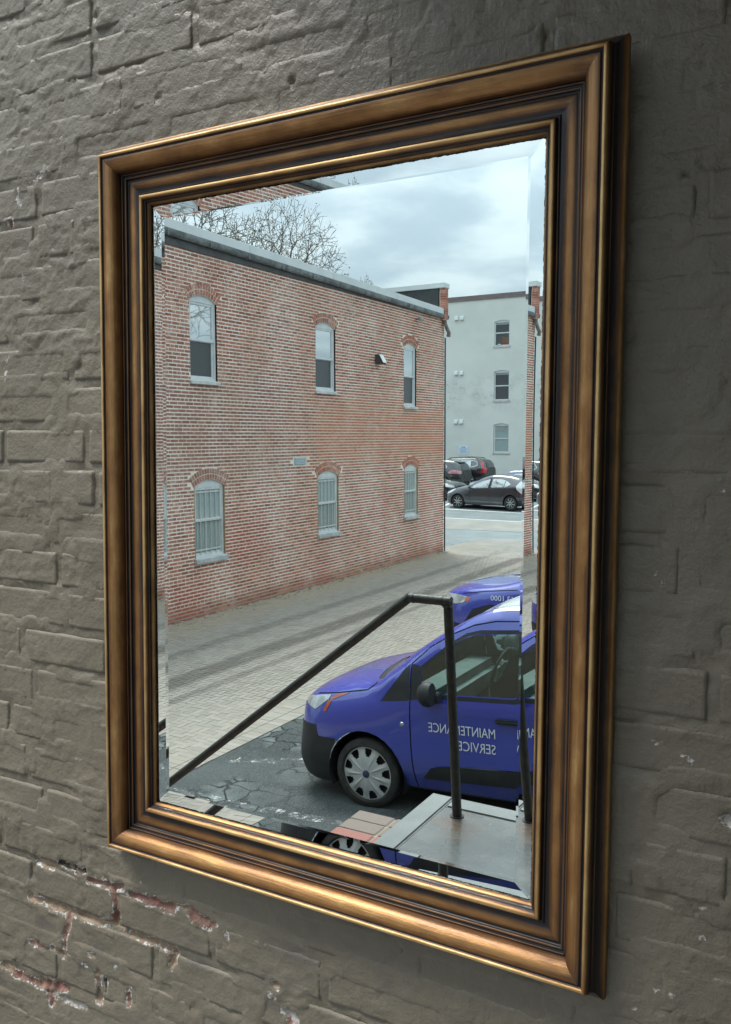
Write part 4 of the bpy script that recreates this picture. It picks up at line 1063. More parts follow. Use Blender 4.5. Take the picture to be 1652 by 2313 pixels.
def car_half(stations, ds, sub):
    """half shell (y >= 0) lofted through cross sections; returns a bmesh in car space (x back, y out, z up)"""
    ss = [st[0] for st in stations]; K = len(stations[0][1])
    xs = []
    for a, b in zip(ss[:-1], ss[1:]):
        n = max(1, int(round((b - a) / ds))); xs += [a + (b - a) * i / n for i in range(n)]
    xs.append(ss[-1])
    W = [[pchip(ss, [st[1][k][0] for st in stations], x) for k in range(K)] for x in xs]
    Z = [[pchip(ss, [st[1][k][1] for st in stations], x) for k in range(K)] for x in xs]
    bm = bmesh.new(); rows = []
    for x, w, z in zip(xs, W, Z):
        pts = catmull(list(zip(w, z)), sub)
        pts = [(max(0, p[0]), p[1]) for p in pts]; pts[-1] = (0, pts[-1][1])
        rows.append([bm.verts.new((x, p[0], p[1])) for p in pts])
    for a, b in zip(rows[:-1], rows[1:]):
        for i in range(len(a) - 1): bm.faces.new((a[i], a[i + 1], b[i + 1], b[i]))
        v0 = bm.verts.new((a[0].co.x, 0, a[0].co.z)) if not hasattr(bm, '_') else None
    for r, flip in ((rows[0], False), (rows[-1], True)):
        c = bm.verts.new((r[0].co.x, 0, r[0].co.z)); f = list(r) + [c]
        if flip: f.reverse()
        bm.faces.new(f)
    bmesh.ops.remove_doubles(bm, verts=bm.verts, dist=1e-5)
    for v in [v for v in bm.verts if not v.link_faces]: bm.verts.remove(v)
    bm.normal_update()
    return bm

def cut(bm, lay, poly, axes, flt, tagv, depth=0.0):
    """cut a convex outline (seen along the third axis) into the shell and mark the faces inside it"""
    a, b = axes; pts = [Vector((p[0], p[1])) for p in poly]
    area = sum(pts[i].x * pts[(i + 1) % len(pts)].y - pts[(i + 1) % len(pts)].x * pts[i].y for i in range(len(pts)))
    if area < 0: pts.reverse()
    x0, x1 = min(p.x for p in pts), max(p.x for p in pts); y0, y1 = min(p.y for p in pts), max(p.y for p in pts)
    def near(f):
        if f[lay] or not flt(f): return False
        us = [v.co[a] for v in f.verts]; vs = [v.co[b] for v in f.verts]
        return max(us) > x0 - 1e-4 and min(us) < x1 + 1e-4 and max(vs) > y0 - 1e-4 and min(vs) < y1 + 1e-4
    for i, p in enumerate(pts):
        q = pts[(i + 1) % len(pts)]; d = q - p
        if d.length < 1e-6: continue
        n = [0, 0, 0]; n[a] = d.y; n[b] = -d.x; co = [0, 0, 0]; co[a] = p.x; co[b] = p.y
        fs = [f for f in bm.faces if near(f)]
        es = {e for f in fs for e in f.edges}; vs = {v for f in fs for v in f.verts}
        bmesh.ops.bisect_plane(bm, geom=list(vs) + list(es) + fs, dist=2e-4, plane_co=co, plane_no=n)
    bm.normal_update(); got = []
    for f in bm.faces:
        if f[lay] or not flt(f): continue
        c = f.calc_center_median(); ok = True
        for i, p in enumerate(pts):
            q = pts[(i + 1) % len(pts)]
            if (q.x - p.x) * (c[b] - p.y) - (q.y - p.y) * (c[a] - p.x) < -1e-6: ok = False; break
        if ok: f[lay] = tagv; got.append(f)
    return got

def stroke(pts, w):
    """a line as a row of thin convex quads"""
    out = []
    for p, q in zip(pts[:-1], pts[1:]):
        p, q = Vector(p), Vector(q); d = (q - p).normalized(); n = Vector((-d.y, d.x)) * w / 2; e = d * w * .3
        out.append([tuple(p - e + n), tuple(q + e + n), tuple(q + e - n), tuple(p - e - n)])
    return out

def take(bm, lay, tagv, push, side):
    """mesh of the marked faces; side +1 near half, -1 far half, 0 both joined"""
    me_v, me_f = [], []
    for sgn in ((1, -1) if side == 0 else (side,)):
        idx = {}
        for f in bm.faces:
            if f[lay] != tagv: continue
            ff = []
            for v in f.verts:
                if v.index not in idx:
                    idx[v.index] = len(me_v); n = v.normal; co = v.co - n * push; me_v.append((co.x, co.y * sgn, co.z))
                ff.append(idx[v.index])
            me_f.append(tuple(ff if sgn > 0 else reversed(ff)))
    if not me_f: return None
    me = bpy.data.meshes.new('panel'); me.from_pydata(me_v, [], me_f)
    if side == 0:
        b = bmesh.new(); b.from_mesh(me); bmesh.ops.remove_doubles(b, verts=b.verts, dist=1e-4); b.to_mesh(me); b.free()
    smooth(me, 38); me.update(); return me

SIDE = lambda f: f.normal.y > .35
ANY = lambda f: True

def wheel_meshes(r, w, rim, spokes, style):
    tb = MB()
    tb.lathe([(rim * .92, -w * .42), (rim * 1.02, -w / 2), (r * .93, -w / 2), (r * .985, -w * .40), (r, -w * .25), (r, w * .25), (r * .985, w * .40), (r * .93, w * .48), (r * .80, w * .50), (rim * 1.05, w * .47), (rim * 1.0, w * .43), (rim * .96, w * .30)], 'y', 40)
    rb = MB(); n = 120 if style == 'cover' else 80; rings = [.13, .20, .30, .42, .54, .64, .72, .80, .88, .94, 1.0]
    def hgt(q, th):
        ph = (th * spokes / (2 * math.pi)) % 1.0; dome = .030 - .035 * q * q
        rib = max(0, 1 - abs(ph - .5) * 5) if style == 'cover' else max(0, 1 - abs(ph - .5) * 4)
        return w * .36 + dome + .010 * rib * sstep(.15, .4, q) * (1 - sstep(.85, .95, q)) + (.008 if q > .93 else 0)
    k = len(rb.v)
    for q in rings:
        for j in range(n):
            th = 2 * math.pi * j / n; rb.v.append((rim * q * math.cos(th), hgt(q, th), rim * q * math.sin(th)))
    for i in range(len(rings) - 1):
        qm = (rings[i] + rings[i + 1]) / 2
        for j in range(n):
            ph = ((j + .5) / n * spokes) % 1.0
            hole = (.62 < qm < .91 and abs(ph - .0 - round(ph)) < (.25 if qm > .70 else .17)) if style == 'cover' else (.33 < qm < .93 and abs(ph - round(ph)) < (.36 if qm > .6 else .28))
            if hole: continue
            rb.f.append((k + i * n + j, k + i * n + (j + 1) % n, k + (i + 1) * n + (j + 1) % n, k + (i + 1) * n + j)); rb.c.append(0)
    hub = MB(); hub.lathe([(rim * .14, w * .36 + .015), (rim * .14, w * .36 + .034), (rim * .10, w * .36 + .040), (0.0001, w * .36 + .040)], 'y', 20)
    disc = MB(); disc.lathe([(rim * .97, w * .20), (rim * .5, w * .22), (.0001, w * .22)], 'y', 24)
    out = []
    for b, a in ((tb, 40), (rb, 30), (hub, 40), (disc, 40)):
        me = b.mesh('wheel_piece'); smooth(me, a); out.append(me)
    # all of these face +y
    return out

CM = {}
def car_mats():
    def paint(name, c, rough=.28, coat=1.0, metal=0.0, flake=0.0, two=True):
        m, t, out = material(name); p = t.obj()
        n = t.noise(p, 2.5, 4, .6); col = t.mix(t.math('MULTIPLY', t.ramp(n, .4, .7), .25), c, tuple(x * .82 + .01 for x in c))
        dust = t.math('MULTIPLY', t.ramp(t.sep(p)[2], .65, .15), t.ramp(t.noise(p, 5, 4, .65), .3, .7)); col = t.mix(t.math('MULTIPLY', dust, .28), col, (.14, .13, .12))
        bf = t.new('ShaderNodeNewGeometry').outputs['Backfacing']; col = t.mix(bf, col, (.02, .02, .022))
        principled(t, out, **{'Base Color': col, 'Roughness': t.math('ADD', rough - .03, t.math('MULTIPLY', n, .06)), 'Metallic': metal, 'Coat Weight': t.math('SUBTRACT', coat, t.math('MULTIPLY', bf, coat), clamp=True), 'Coat Roughness': .02, 'Coat IOR': 1.7, 'Normal': t.bump(t.noise(p, 1.6, 2), .004, .3)})
        return m
    CM['purple'] = paint('purple_blue_paint', (.040, .054, .37), .26, 1.0)
    CM['black'] = paint('black_car_paint', (.010, .011, .012)); CM['graphite'] = paint('graphite_car_paint', (.052, .054, .062), .30, 1.0, .35); CM['navy'] = paint('navy_car_paint', (.03, .06, .20)); CM['silver'] = paint('silver_car_paint', (.42, .44, .45), .3, 1, .5)
    CM['plastic'] = simple('black_trim_plastic', (.022, .023, .025), (.032, .033, .035), .55, scale=8, bump=.001, bscale=200, spec=.4)
    CM['seam'] = simple('panel_gap', (.006, .006, .010), (.008, .008, .012), .8)
    CM['tyre'] = simple('tyre_rubber', (.022, .022, .022), (.045, .042, .038), .85, scale=9, bump=.002, bscale=60)
    CM['cover'] = simple('silver_wheel_cover', (.56, .57, .57), (.48, .49, .49), .32, scale=7, metal=.25)
    CM['hubdark'] = simple('wheel_shadow_black', (.012, .012, .013), (.02, .02, .02), .7)
    CM['emblem'] = simple('blue_cap', (.02, .035, .10), (.015, .03, .08), .3, coat=1.0)
    CM['dark_glass'] = glass_sheet('dark_car_glass', (.012, .016, .016), .06, .0); CM['bright_glass'] = glass_sheet('pale_car_glass', (.05, .07, .07), .34, .0)
    m, t, out = material('clear_car_glass'); g = t.new('ShaderNodeBsdfGlossy', inp={'Color': (.9, 1, .98), 'Roughness': .0}); tr = t.new('ShaderNodeBsdfTransparent', inp={'Color': (.74, .92, .89)}); fr = t.new('ShaderNodeFresnel', inp={'IOR': 1.5})
    mx = t.new('ShaderNodeMixShader', inp={0: t.math('ADD', .15, fr.outputs[0], clamp=True)}); t.l.new(tr.outputs[0], mx.inputs[1]); t.l.new(g.outputs[0], mx.inputs[2]); t.l.new(mx.outputs[0], out.inputs[0]); CM['glass'] = m
    m, t, out = material('windscreen_glass'); g = t.new('ShaderNodeBsdfGlossy', inp={'Color': (.9, 1, .98), 'Roughness': .0}); tr = t.new('ShaderNodeBsdfTransparent', inp={'Color': (.74, .84, .81)}); fr = t.new('ShaderNodeFresnel', inp={'IOR': 1.5})
    mx = t.new('ShaderNodeMixShader', inp={0: t.math('ADD', .15, fr.outputs[0], clamp=True)}); t.l.new(tr.outputs[0], mx.inputs[1]); t.l.new(g.outputs[0], mx.inputs[2]); t.l.new(mx.outputs[0], out.inputs[0]); CM['screen'] = m
    CM['lamp'] = simple('headlight_lens', (.60, .62, .62), (.34, .36, .37), .10, scale=9, coat=1.0, metal=.3); CM['amber'] = simple('amber_lens', (.46, .105, .035), (.36, .08, .03), .2, coat=1.0); CM['red'] = simple('red_lens', (.50, .02, .03), (.38, .015, .02), .2, coat=1.0); CM['pink'] = simple('pale_red_lens', (.62, .30, .32), (.5, .2, .22), .2, coat=1.0)
    CM['clear'] = simple('clear_white_lens', (.72, .73, .74), (.6, .6, .62), .15, coat=1.0); CM['chrome'] = simple('chrome_trim', (.7, .71, .72), (.6, .61, .62), .12, metal=1.0)
    CM['white'] = simple('white_lettering', (.80, .82, .84), (.72, .74, .77), .45); CM['wrap'] = simple('white_roof_wrap', (.74, .76, .78), (.68, .7, .72), .25, coat=.8)
    CM['dash'] = simple('grey_dash', (.22, .25, .25), (.28, .31, .31), .7); CM['seat'] = simple('dark_seat_cloth', (.07, .075, .078), (.10, .105, .11), .9, scale=20)
car_mats()

def add_wheels(root, L, r, w, half, rim, spokes, style, wm, front=0.0, turn=0.0):
    tm, rm, hm, dm = wheel_meshes(r, w, rim, spokes, style)
    for x in (front, front + L):
        for s in (1, -1):
            t = link('wheel', tm, CM['tyre'], root); t.location = (x, s * (half - w / 2), r); t.rotation_euler = (0, random.uniform(0, 1), 0 if s > 0 else math.pi)
            for nm, me, mt in (('wheel_cover' if style == 'cover' else 'rim', rm, wm), ('hub_cap', hm, CM['emblem']), ('wheel_disc', dm, CM['hubdark'])):
                link(nm, me, mt, t)

def arch_liner(root, x, r, half, R_, name='wheel_arch'):
    b = MB(); n = 20; pts = [(x + R_ * math.cos(math.pi * (1.12 - 1.24 * i / n)), r + R_ * math.sin(math.pi * (1.12 - 1.24 * i / n))) for i in range(n + 1)]
    for s in (1, -1):
        for (a, c) in zip(pts[:-1], pts[1:]):
            b.quad((a[0], s * (half + .0), a[1]), (c[0], s * (half + .0), c[1]), (c[0], s * (half - .32), c[1]), (a[0], s * (half - .32), a[1]))
        b.quad(*[(p[0], s * (half - .32), p[1]) for p in pts])
    b.obj(name, CM['hubdark'], root, fix=False)

def circle(cx, cz, r, n=26): return [(cx + r * math.cos(2 * math.pi * i / n), cz + r * math.sin(2 * math.pi * i / n)) for i in range(n)]

def build_car(root, st, paint, ds, sub, r, wb, half, arch, items, glass=None, wheelspec=(.7, 5, 'rim'), wm=None, tw=.205):
    """items: list of (part name, outline list, axes, filter, material, push, sided)"""
    bm = car_half(st, ds, sub); lay = bm.faces.layers.int.new('tag')
    ARCH = 999
    for cx in (0, wb): cut(bm, lay, circle(cx, r + .01, arch), (0, 2), lambda f: f.normal.y > .2 or f.calc_center_median().y > half * .7, ARCH)
    spec = {}
    for n, it in enumerate(items):
        name, polys, axes, flt, mat, push, sided = it
        for pl in polys: cut(bm, lay, pl, axes, flt, n + 1)
        spec[n + 1] = (name, mat, push, sided)
    bm.verts.index_update(); bm.normal_update()
    me = take(bm, lay, 0, 0.0, 0)
    o = link('body', me, CM[paint], root)
    for k, (name, mat, push, sided) in spec.items():
        for s in ((1, -1) if sided else (0,)):
            me = take(bm, lay, k, push, s)
            if me: link(name, me, CM[mat], root)
    bm.free()
    for cx in (0, wb): arch_liner(root, cx, r, half - .015, arch)
    q = MB(); z = st[len(st) // 2][1][0][1] - .005
    q.box((st[0][0] + .35, -half + .12, z), (st[-1][0] - .3, half - .12, z + .02)); q.obj('underbody', CM['hubdark'], root)
    add_wheels(root, wb, r, tw, half - .02, r * wheelspec[0], wheelspec[1], wheelspec[2], wm or CM['cover'])
    return o

def bx(root, name, mat, a, b, bev=.01):
    q = MB(); q.box(a, b); return q.obj(name, CM[mat], root, bev=bev, sm=True)

# rows: rocker, lower side, side crease, belt, roof or hood edge, mid, centre
VAN = [
 (-.88, [(.52, .265), (.58, .38), (.46, .58), (.38, .72), (.31, .78), (.18, .81), (0, .82)]),
 (-.83, [(.64, .235), (.70, .38), (.63, .60), (.58, .76), (.52, .83), (.30, .87), (0, .88)]),
 (-.74, [(.73, .20), (.80, .39), (.77, .64), (.71, .83), (.64, .91), (.37, .96), (0, .97)]),
 (-.55, [(.79, .17), (.875, .41), (.865, .71), (.79, .93), (.70, 1.0), (.40, 1.05), (0, 1.06)]),
 (-.25, [(.82, .21), (.905, .45), (.90, .78), (.82, .99), (.72, 1.07), (.42, 1.125), (0, 1.135)]),
 (.05, [(.83, .24), (.912, .47), (.905, .82), (.845, 1.02), (.745, 1.125), (.44, 1.185), (0, 1.20)]),
 (.25, [(.83, .24), (.915, .47), (.908, .84), (.872, 1.04), (.785, 1.23), (.46, 1.30), (0, 1.315)]),
 (.50, [(.835, .24), (.915, .47), (.910, .85), (.888, 1.06), (.785, 1.40), (.46, 1.465), (0, 1.48)]),
 (.85, [(.835, .24), (.915, .47), (.910, .86), (.895, 1.08), (.745, 1.605), (.45, 1.665), (0, 1.68)]),
 (1.15, [(.835, .24), (.915, .47), (.910, .87), (.898, 1.10), (.710, 1.735), (.43, 1.795), (0, 1.81)]),
 (1.40, [(.835, .24), (.915, .47), (.910, .88), (.900, 1.11), (.700, 1.775), (.42, 1.835), (0, 1.85)]),
 (2.30, [(.835, .24), (.915, .47), (.912, .90), (.902, 1.13), (.700, 1.79), (.43, 1.85), (0, 1.865)]),
 (3.30, [(.83, .26), (.91, .48), (.908, .90), (.895, 1.14), (.69, 1.77), (.43, 1.83), (0, 1.845)]),
 (3.50, [(.80, .30), (.87, .48), (.87, .90), (.86, 1.14), (.67, 1.74), (.42, 1.79), (0, 1.80)]),
 (3.56, [(.70, .34), (.78, .50), (.78, .90), (.77, 1.12), (.60, 1.68), (.38, 1.74), (0, 1.75)]),
]
def text_mesh(body, size, extrude=.0):
    cu = bpy.data.curves.new('lettering', 'FONT'); cu.body = body; cu.size = size; cu.resolution_u = 3; cu.align_x = 'LEFT'
    o = bpy.data.objects.new('lettering', cu); COL.objects.link(o); dg = bpy.context.evaluated_depsgraph_get()
    me = bpy.data.meshes.new_from_object(o.evaluated_get(dg)); bpy.data.objects.remove(o); bpy.data.curves.remove(cu); return me

def build_van():
    root = thing('maintenance_van', 'purple blue van lettered MAINTENANCE SERVICES parked beside the landing', 'van', (-3.116, -6.535, -.012), (0, -math.atan(.06), 0))
    S = (0, 2)
    items = [
     ('side_window', [[(.62, 1.11), (.575, 1.30), (.86, 1.515), (1.0, 1.595), (1.12, 1.625), (1.475, 1.645), (1.51, 1.20), (1.455, 1.14)]], S, SIDE, 'glass', .004, True),
     ('side_window', [[(1.70, 1.16), (1.66, 1.64), (2.45, 1.65), (2.50, 1.17)]], S, SIDE, 'dark_glass', .004, True),
     ('corner_trim', [[(.175, 1.0), (.425, 1.31), (.472, 1.345), (.478, 1.035)]], S, SIDE, 'plastic', .002, True),
     ('mirror_sail', [[(.492, 1.04), (.495, 1.35), (.565, 1.34), (.61, 1.11), (.61, 1.06)]], S, SIDE, 'plastic', .002, True),
     ('window_trim', stroke([(.60, 1.085), (1.46, 1.11), (1.54, 1.19)], .035) + stroke([(.56, 1.30), (.85, 1.53), (1.0, 1.615), (1.12, 1.645), (1.52, 1.665)], .03) + stroke([(1.53, 1.67), (1.56, 1.14)], .055), S, SIDE, 'plastic', .002, True),
     ('windscreen', [[(-.735, 1.17), (-.35, 1.215), (.35, 1.215), (.735, 1.17), (.62, 1.745), (-.62, 1.745)]], (1, 2), lambda f: f.normal.x < -.3 and f.normal.z > .2 and f.calc_center_median().x > .09 and f.calc_center_median().y < .755, 'screen', .003, False),
     ('headlight', [[(-.74, .90), (-.705, .935), (-.52, .975), (-.34, 1.002), (-.405, .955), (-.452, .855), (-.53, .85), (-.69, .872)]], S, lambda f: f.calc_center_median().y > .40, 'lamp', -.004, True),
     ('indicator', [[(-.450, .855), (-.403, .952), (-.365, .944), (-.412, .852)], [(-.38, .972), (-.32, 1.004), (-.17, 1.036), (-.355, .957)]], S, lambda f: f.calc_center_median().y > .40, 'amber', -.004, True),
     ('bumper', [[(-1, -.1), (-.30, -.1), (-.30, .62), (-1, .62)], [(-1, .62), (-.50, .62), (-.53, .72), (-1, .695)]], S, ANY, 'plastic', -.003, False),
     ('rocker_trim', [[(.30, .1), (2.3, .1), (2.3, .255), (.30, .255)]], S, SIDE, 'plastic', .0, True),
     ('side_moulding', [[(.545, .325), (.66, .462), (.75, .49), (1.0, .515), (1.75, .55), (1.75, .40), (1.445, .39), (.60, .312)]], S, SIDE, 'plastic', -.010, True),
     ('door_seam', stroke([(.487, 1.36), (.485, 1.03), (.481, .82), (.488, .52), (.50, .25)], .012) + stroke([(1.64, 1.68), (1.65, .9), (1.62, .27)], .012) + stroke([(.487, 1.35), (.66, 1.50), (.86, 1.615), (1.05, 1.695), (1.25, 1.735), (1.64, 1.75)], .010), S, lambda f: f.normal.y > .3, 'seam', .006, True),
     ('hood_seam', stroke([(-.55, .983), (-.30, 1.02), (-.11, 1.053), (.016, 1.075), (.09, 1.13)], .010), S, lambda f: f.normal.y > .2, 'seam', .005, True),
     ('roof_panel', [[(1.08, -.01), (1.20, .655), (3.40, .655), (3.42, -.01)]], (0, 1), lambda f: f.normal.z > .5, 'wrap', -.001, False),
     ('cowl', [[(-.02, -.01), (.0, .35), (.06, .67), (.13, .745), (.19, .73), (.13, .35), (.10, -.01)]], (0, 1), lambda f: f.normal.z > .3 and f.calc_center_median().x < .5, 'plastic', .004, False),
     ('bumper', [[(3.40, .2), (3.7, .2), (3.7, .55), (3.40, .55)]], S, ANY, 'plastic', -.003, False),
     ('tail_light', [[(3.47, .85), (3.7, .85), (3.7, 1.45), (3.52, 1.45)]], S, lambda f: f.calc_center_median().y > .6, 'red', -.003, True),
    ]
    build_car(root, VAN, 'purple', .05, 5, .3225, 2.66, .915, .390, items, wheelspec=(.765, 9, 'cover'), tw=.205)
    # mirror, handle, lamp details
    mi = MB(); mi.lathe([(0.0001, -.085), (.075, -.075), (.105, -.03), (.110, .02), (.100, .06), (0.0001, .065)], 'x', 20)
    for s in (1, -1):
        me = mi.mesh('wing_mirror'); smooth(me, 60); o = link('wing_mirror', me, CM['plastic'], root); o.location = (.72, s * 1.035, 1.15); o.scale = (.85, .8, .98)
        q = MB(); q.prism([(.66, 0, 1.06), (.80, 0, 1.06), (.79, 0, 1.14), (.70, 0, 1.14)], (0, s, 0), .88, 1.0); q.obj('mirror_arm', CM['plastic'], root, bev=.01)
        h = bx(root, 'door_handle', 'plastic', (1.28, s * .903, .925), (1.56, s * .950, .962), .014)
        q = MB(); q.lathe([(.0001, .004), (.075, .004), (.09, .001), (.0001, .0)], 'y', 24, center=(1.40, s * .906, .955)); q.obj('handle_recess', CM['seam'], root)
        q = MB(); q.lathe([(.0001, .010), (.016, .008), (.022, .0), (.0001, -.01)], 'y', 16, center=(.40, s * .909, .825)); q.obj('marker_lamp', CM['chrome'], root)
        q = MB(); q.prism([(-.02, 0, 0), (.02, 0, 0), (.02, 0, .04), (-.02, 0, .04)], (0, 1, 0), 0, .0); 
    # interior seen through the door window
    bx(root, 'dashboard', 'dash', (.30, -.78, .80), (.70, .78, 1.08), .08)
    bx(root, 'floor_panel', 'seat', (.5, -.8, .38), (3.3, .8, .42), .005)
    bx(root, 'bulkhead', 'dash', (1.95, -.80, .4), (2.0, .80, 1.70), .005)
    for y in (.42, -.42):
        bx(root, 'seat', 'seat', (1.10, y - .24, .55), (1.62, y + .24, .78), .06); b_ = bx(root, 'seat_back', 'seat', (1.52, y - .24, .70), (1.68, y + .24, 1.28), .06); b_ = bx(root, 'head_rest', 'seat', (1.58, y - .13, 1.30), (1.68, y + .13, 1.48), .04)
    sw = MB(); n, m_ = 32, 8
    for i in range(n):
        for j in range(m_):
            a, b_ = 2 * math.pi * i / n, 2 * math.pi * j / m_; rr = .185 + .016 * math.cos(b_); sw.v.append((.016 * math.sin(b_), rr * math.cos(a), rr * math.sin(a)))
    for i in range(n):
        for j in range(m_): sw.f.append((i * m_ + j, ((i + 1) % n) * m_ + j, ((i + 1) % n) * m_ + (j + 1) % m_, i * m_ + (j + 1) % m_)); sw.c.append(0)
    me = sw.mesh('steering_wheel'); smooth(me, 80); o = link('steering_wheel', me, CM['plastic'], root); o.location = (.84, -.40, 1.07); o.rotation_euler = (0, R(24), 0)
    q = MB(); q.lathe([(.0001, -.03), (.07, -.03), (.06, .02), (.0001, .02)], 'x', 12); q.box((-.012, -.18, -.02), (.012, .18, .02)); q.box((-.012, -.02, -.18), (.012, .02, 0)); me2 = q.mesh('spokes'); sp = link('spokes', me2, CM['dash'], o)
    # lettering on the door, aerial, roof fittings
    for body, x, z, size in (('MAINTENANCE', 1.275, .792, .118), ('SERVICES', 1.275, .660, .118)):
        me = text_mesh(body, size); xs = [v.co.x for v in me.vertices]; wd = max(xs) - min(xs); target = .61 if body[0] == 'M' else .385
        for v in me.vertices:
            lx = (v.co.x - min(xs)) * target / wd; v.co = Vector((x - lx, (.9215 if body[0] == 'M' else .9245), z + v.co.y))
        link('lettering', me, CM['white'], root)
    q = MB(); q.tube([(1.33, 0, 1.84), (1.35, 0, 1.87)], .02, 10); q.tube([(1.35, 0, 1.86), (1.62, 0, 2.17)], .004, 6); q.obj('aerial', CM['plastic'], root, sm=True)
    return root
van = build_van()
def lerp_st(st, zs=1.0, ws=1.0, xs=1.0): return [(s * xs, [(w * ws, z * zs) for w, z in rows]) for s, rows in st]
LOW4 = lambda a: a
HATCH = [
 (-.74, [(.35, .24), (.42, .36), (.42, .50), (.40, .58), (.36, .62), (.2, .64), (0, .65)]),
 (-.64, [(.58, .20), (.66, .36), (.66, .52), (.62, .63), (.55, .69), (.32, .72), (0, .73)]),
 (-.40, [(.74, .18), (.80, .38), (.79, .58), (.72, .73), (.62, .79), (.36, .82), (0, .83)]),
 (0, [(.77, .18), (.835, .40), (.83, .66), (.76, .83), (.66, .89), (.38, .93), (0, .94)]),
 (.45, [(.77, .18), (.84, .42), (.835, .72), (.80, .88), (.68, .98), (.40, 1.02), (0, 1.03)]),
 (.80, [(.77, .18), (.84, .42), (.835, .74), (.805, .90), (.64, 1.13), (.38, 1.18), (0, 1.19)]),
 (1.2, [(.77, .18), (.84, .42), (.835, .75), (.81, .91), (.59, 1.29), (.36, 1.34), (0, 1.35)]),
 (1.65, [(.77, .18), (.84, .42), (.835, .76), (.81, .92), (.57, 1.37), (.36, 1.43), (0, 1.44)]),
 (2.2, [(.77, .18), (.84, .43), (.84, .78), (.81, .95), (.56, 1.35), (.35, 1.42), (0, 1.43)]),
 (2.7, [(.76, .20), (.84, .44), (.84, .80), (.80, .98), (.55, 1.28), (.34, 1.345), (0, 1.355)]),
 (3.0, [(.72, .25), (.80, .44), (.79, .78), (.76, .96), (.54, 1.18), (.32, 1.25), (0, 1.26)]),
 (3.15, [(.62, .30), (.71, .46), (.71, .72), (.69, .88), (.52, 1.0), (.3, 1.04), (0, 1.05)]),
 (3.22, [(.50, .36), (.62, .48), (.62, .66), (.60, .76), (.45, .82), (.28, .84), (0, .85)])]
WAGON = [
 (-.92, [(.30, .30), (.40, .45), (.40, .62), (.38, .74), (.34, .80), (.20, .83), (0, .84)]),
 (-.82, [(.62, .24), (.74, .44), (.74, .68), (.70, .82), (.62, .90), (.35, .94), (0, .95)]),
 (-.50, [(.80, .22), (.88, .46), (.88, .74), (.80, .92), (.70, .98), (.40, 1.02), (0, 1.03)]),
 (.10, [(.84, .22), (.92, .50), (.915, .82), (.86, 1.0), (.74, 1.06), (.42, 1.10), (0, 1.11)]),
 (.50, [(.84, .22), (.92, .50), (.915, .86), (.88, 1.04), (.74, 1.16), (.44, 1.20), (0, 1.21)]),
 (.90, [(.84, .22), (.92, .50), (.915, .87), (.88, 1.06), (.70, 1.36), (.42, 1.41), (0, 1.42)]),
 (1.40, [(.84, .22), (.92, .50), (.915, .88), (.88, 1.08), (.65, 1.54), (.40, 1.60), (0, 1.61)]),
 (2.20, [(.84, .22), (.92, .50), (.915, .89), (.88, 1.09), (.64, 1.58), (.40, 1.64), (0, 1.65)]),
 (3.10, [(.83, .24), (.92, .50), (.915, .89), (.87, 1.10), (.62, 1.55), (.39, 1.61), (0, 1.62)]),
 (3.50, [(.78, .32), (.88, .50), (.87, .88), (.83, 1.10), (.60, 1.45), (.37, 1.51), (0, 1.52)]),
 (3.72, [(.70, .36), (.82, .50), (.81, .88), (.76, 1.06), (.58, 1.28), (.35, 1.33), (0, 1.34)]),
 (3.80, [(.60, .40), (.74, .52), (.74, .84), (.70, .96), (.54, 1.05), (.33, 1.08), (0, 1.09)])]
SX = (0, 2)
def windscreen(x0, z0, z1, w0, w1): return ('windscreen', [[(-w0, z0), (-w1, z1), (w1, z1), (w0, z0)]], (1, 2), lambda f: f.normal.x < -.25 and f.normal.z > .2 and f.calc_center_median().x > x0 and f.calc_center_median().y < w0 - .02, 'dark_glass', .003, False)

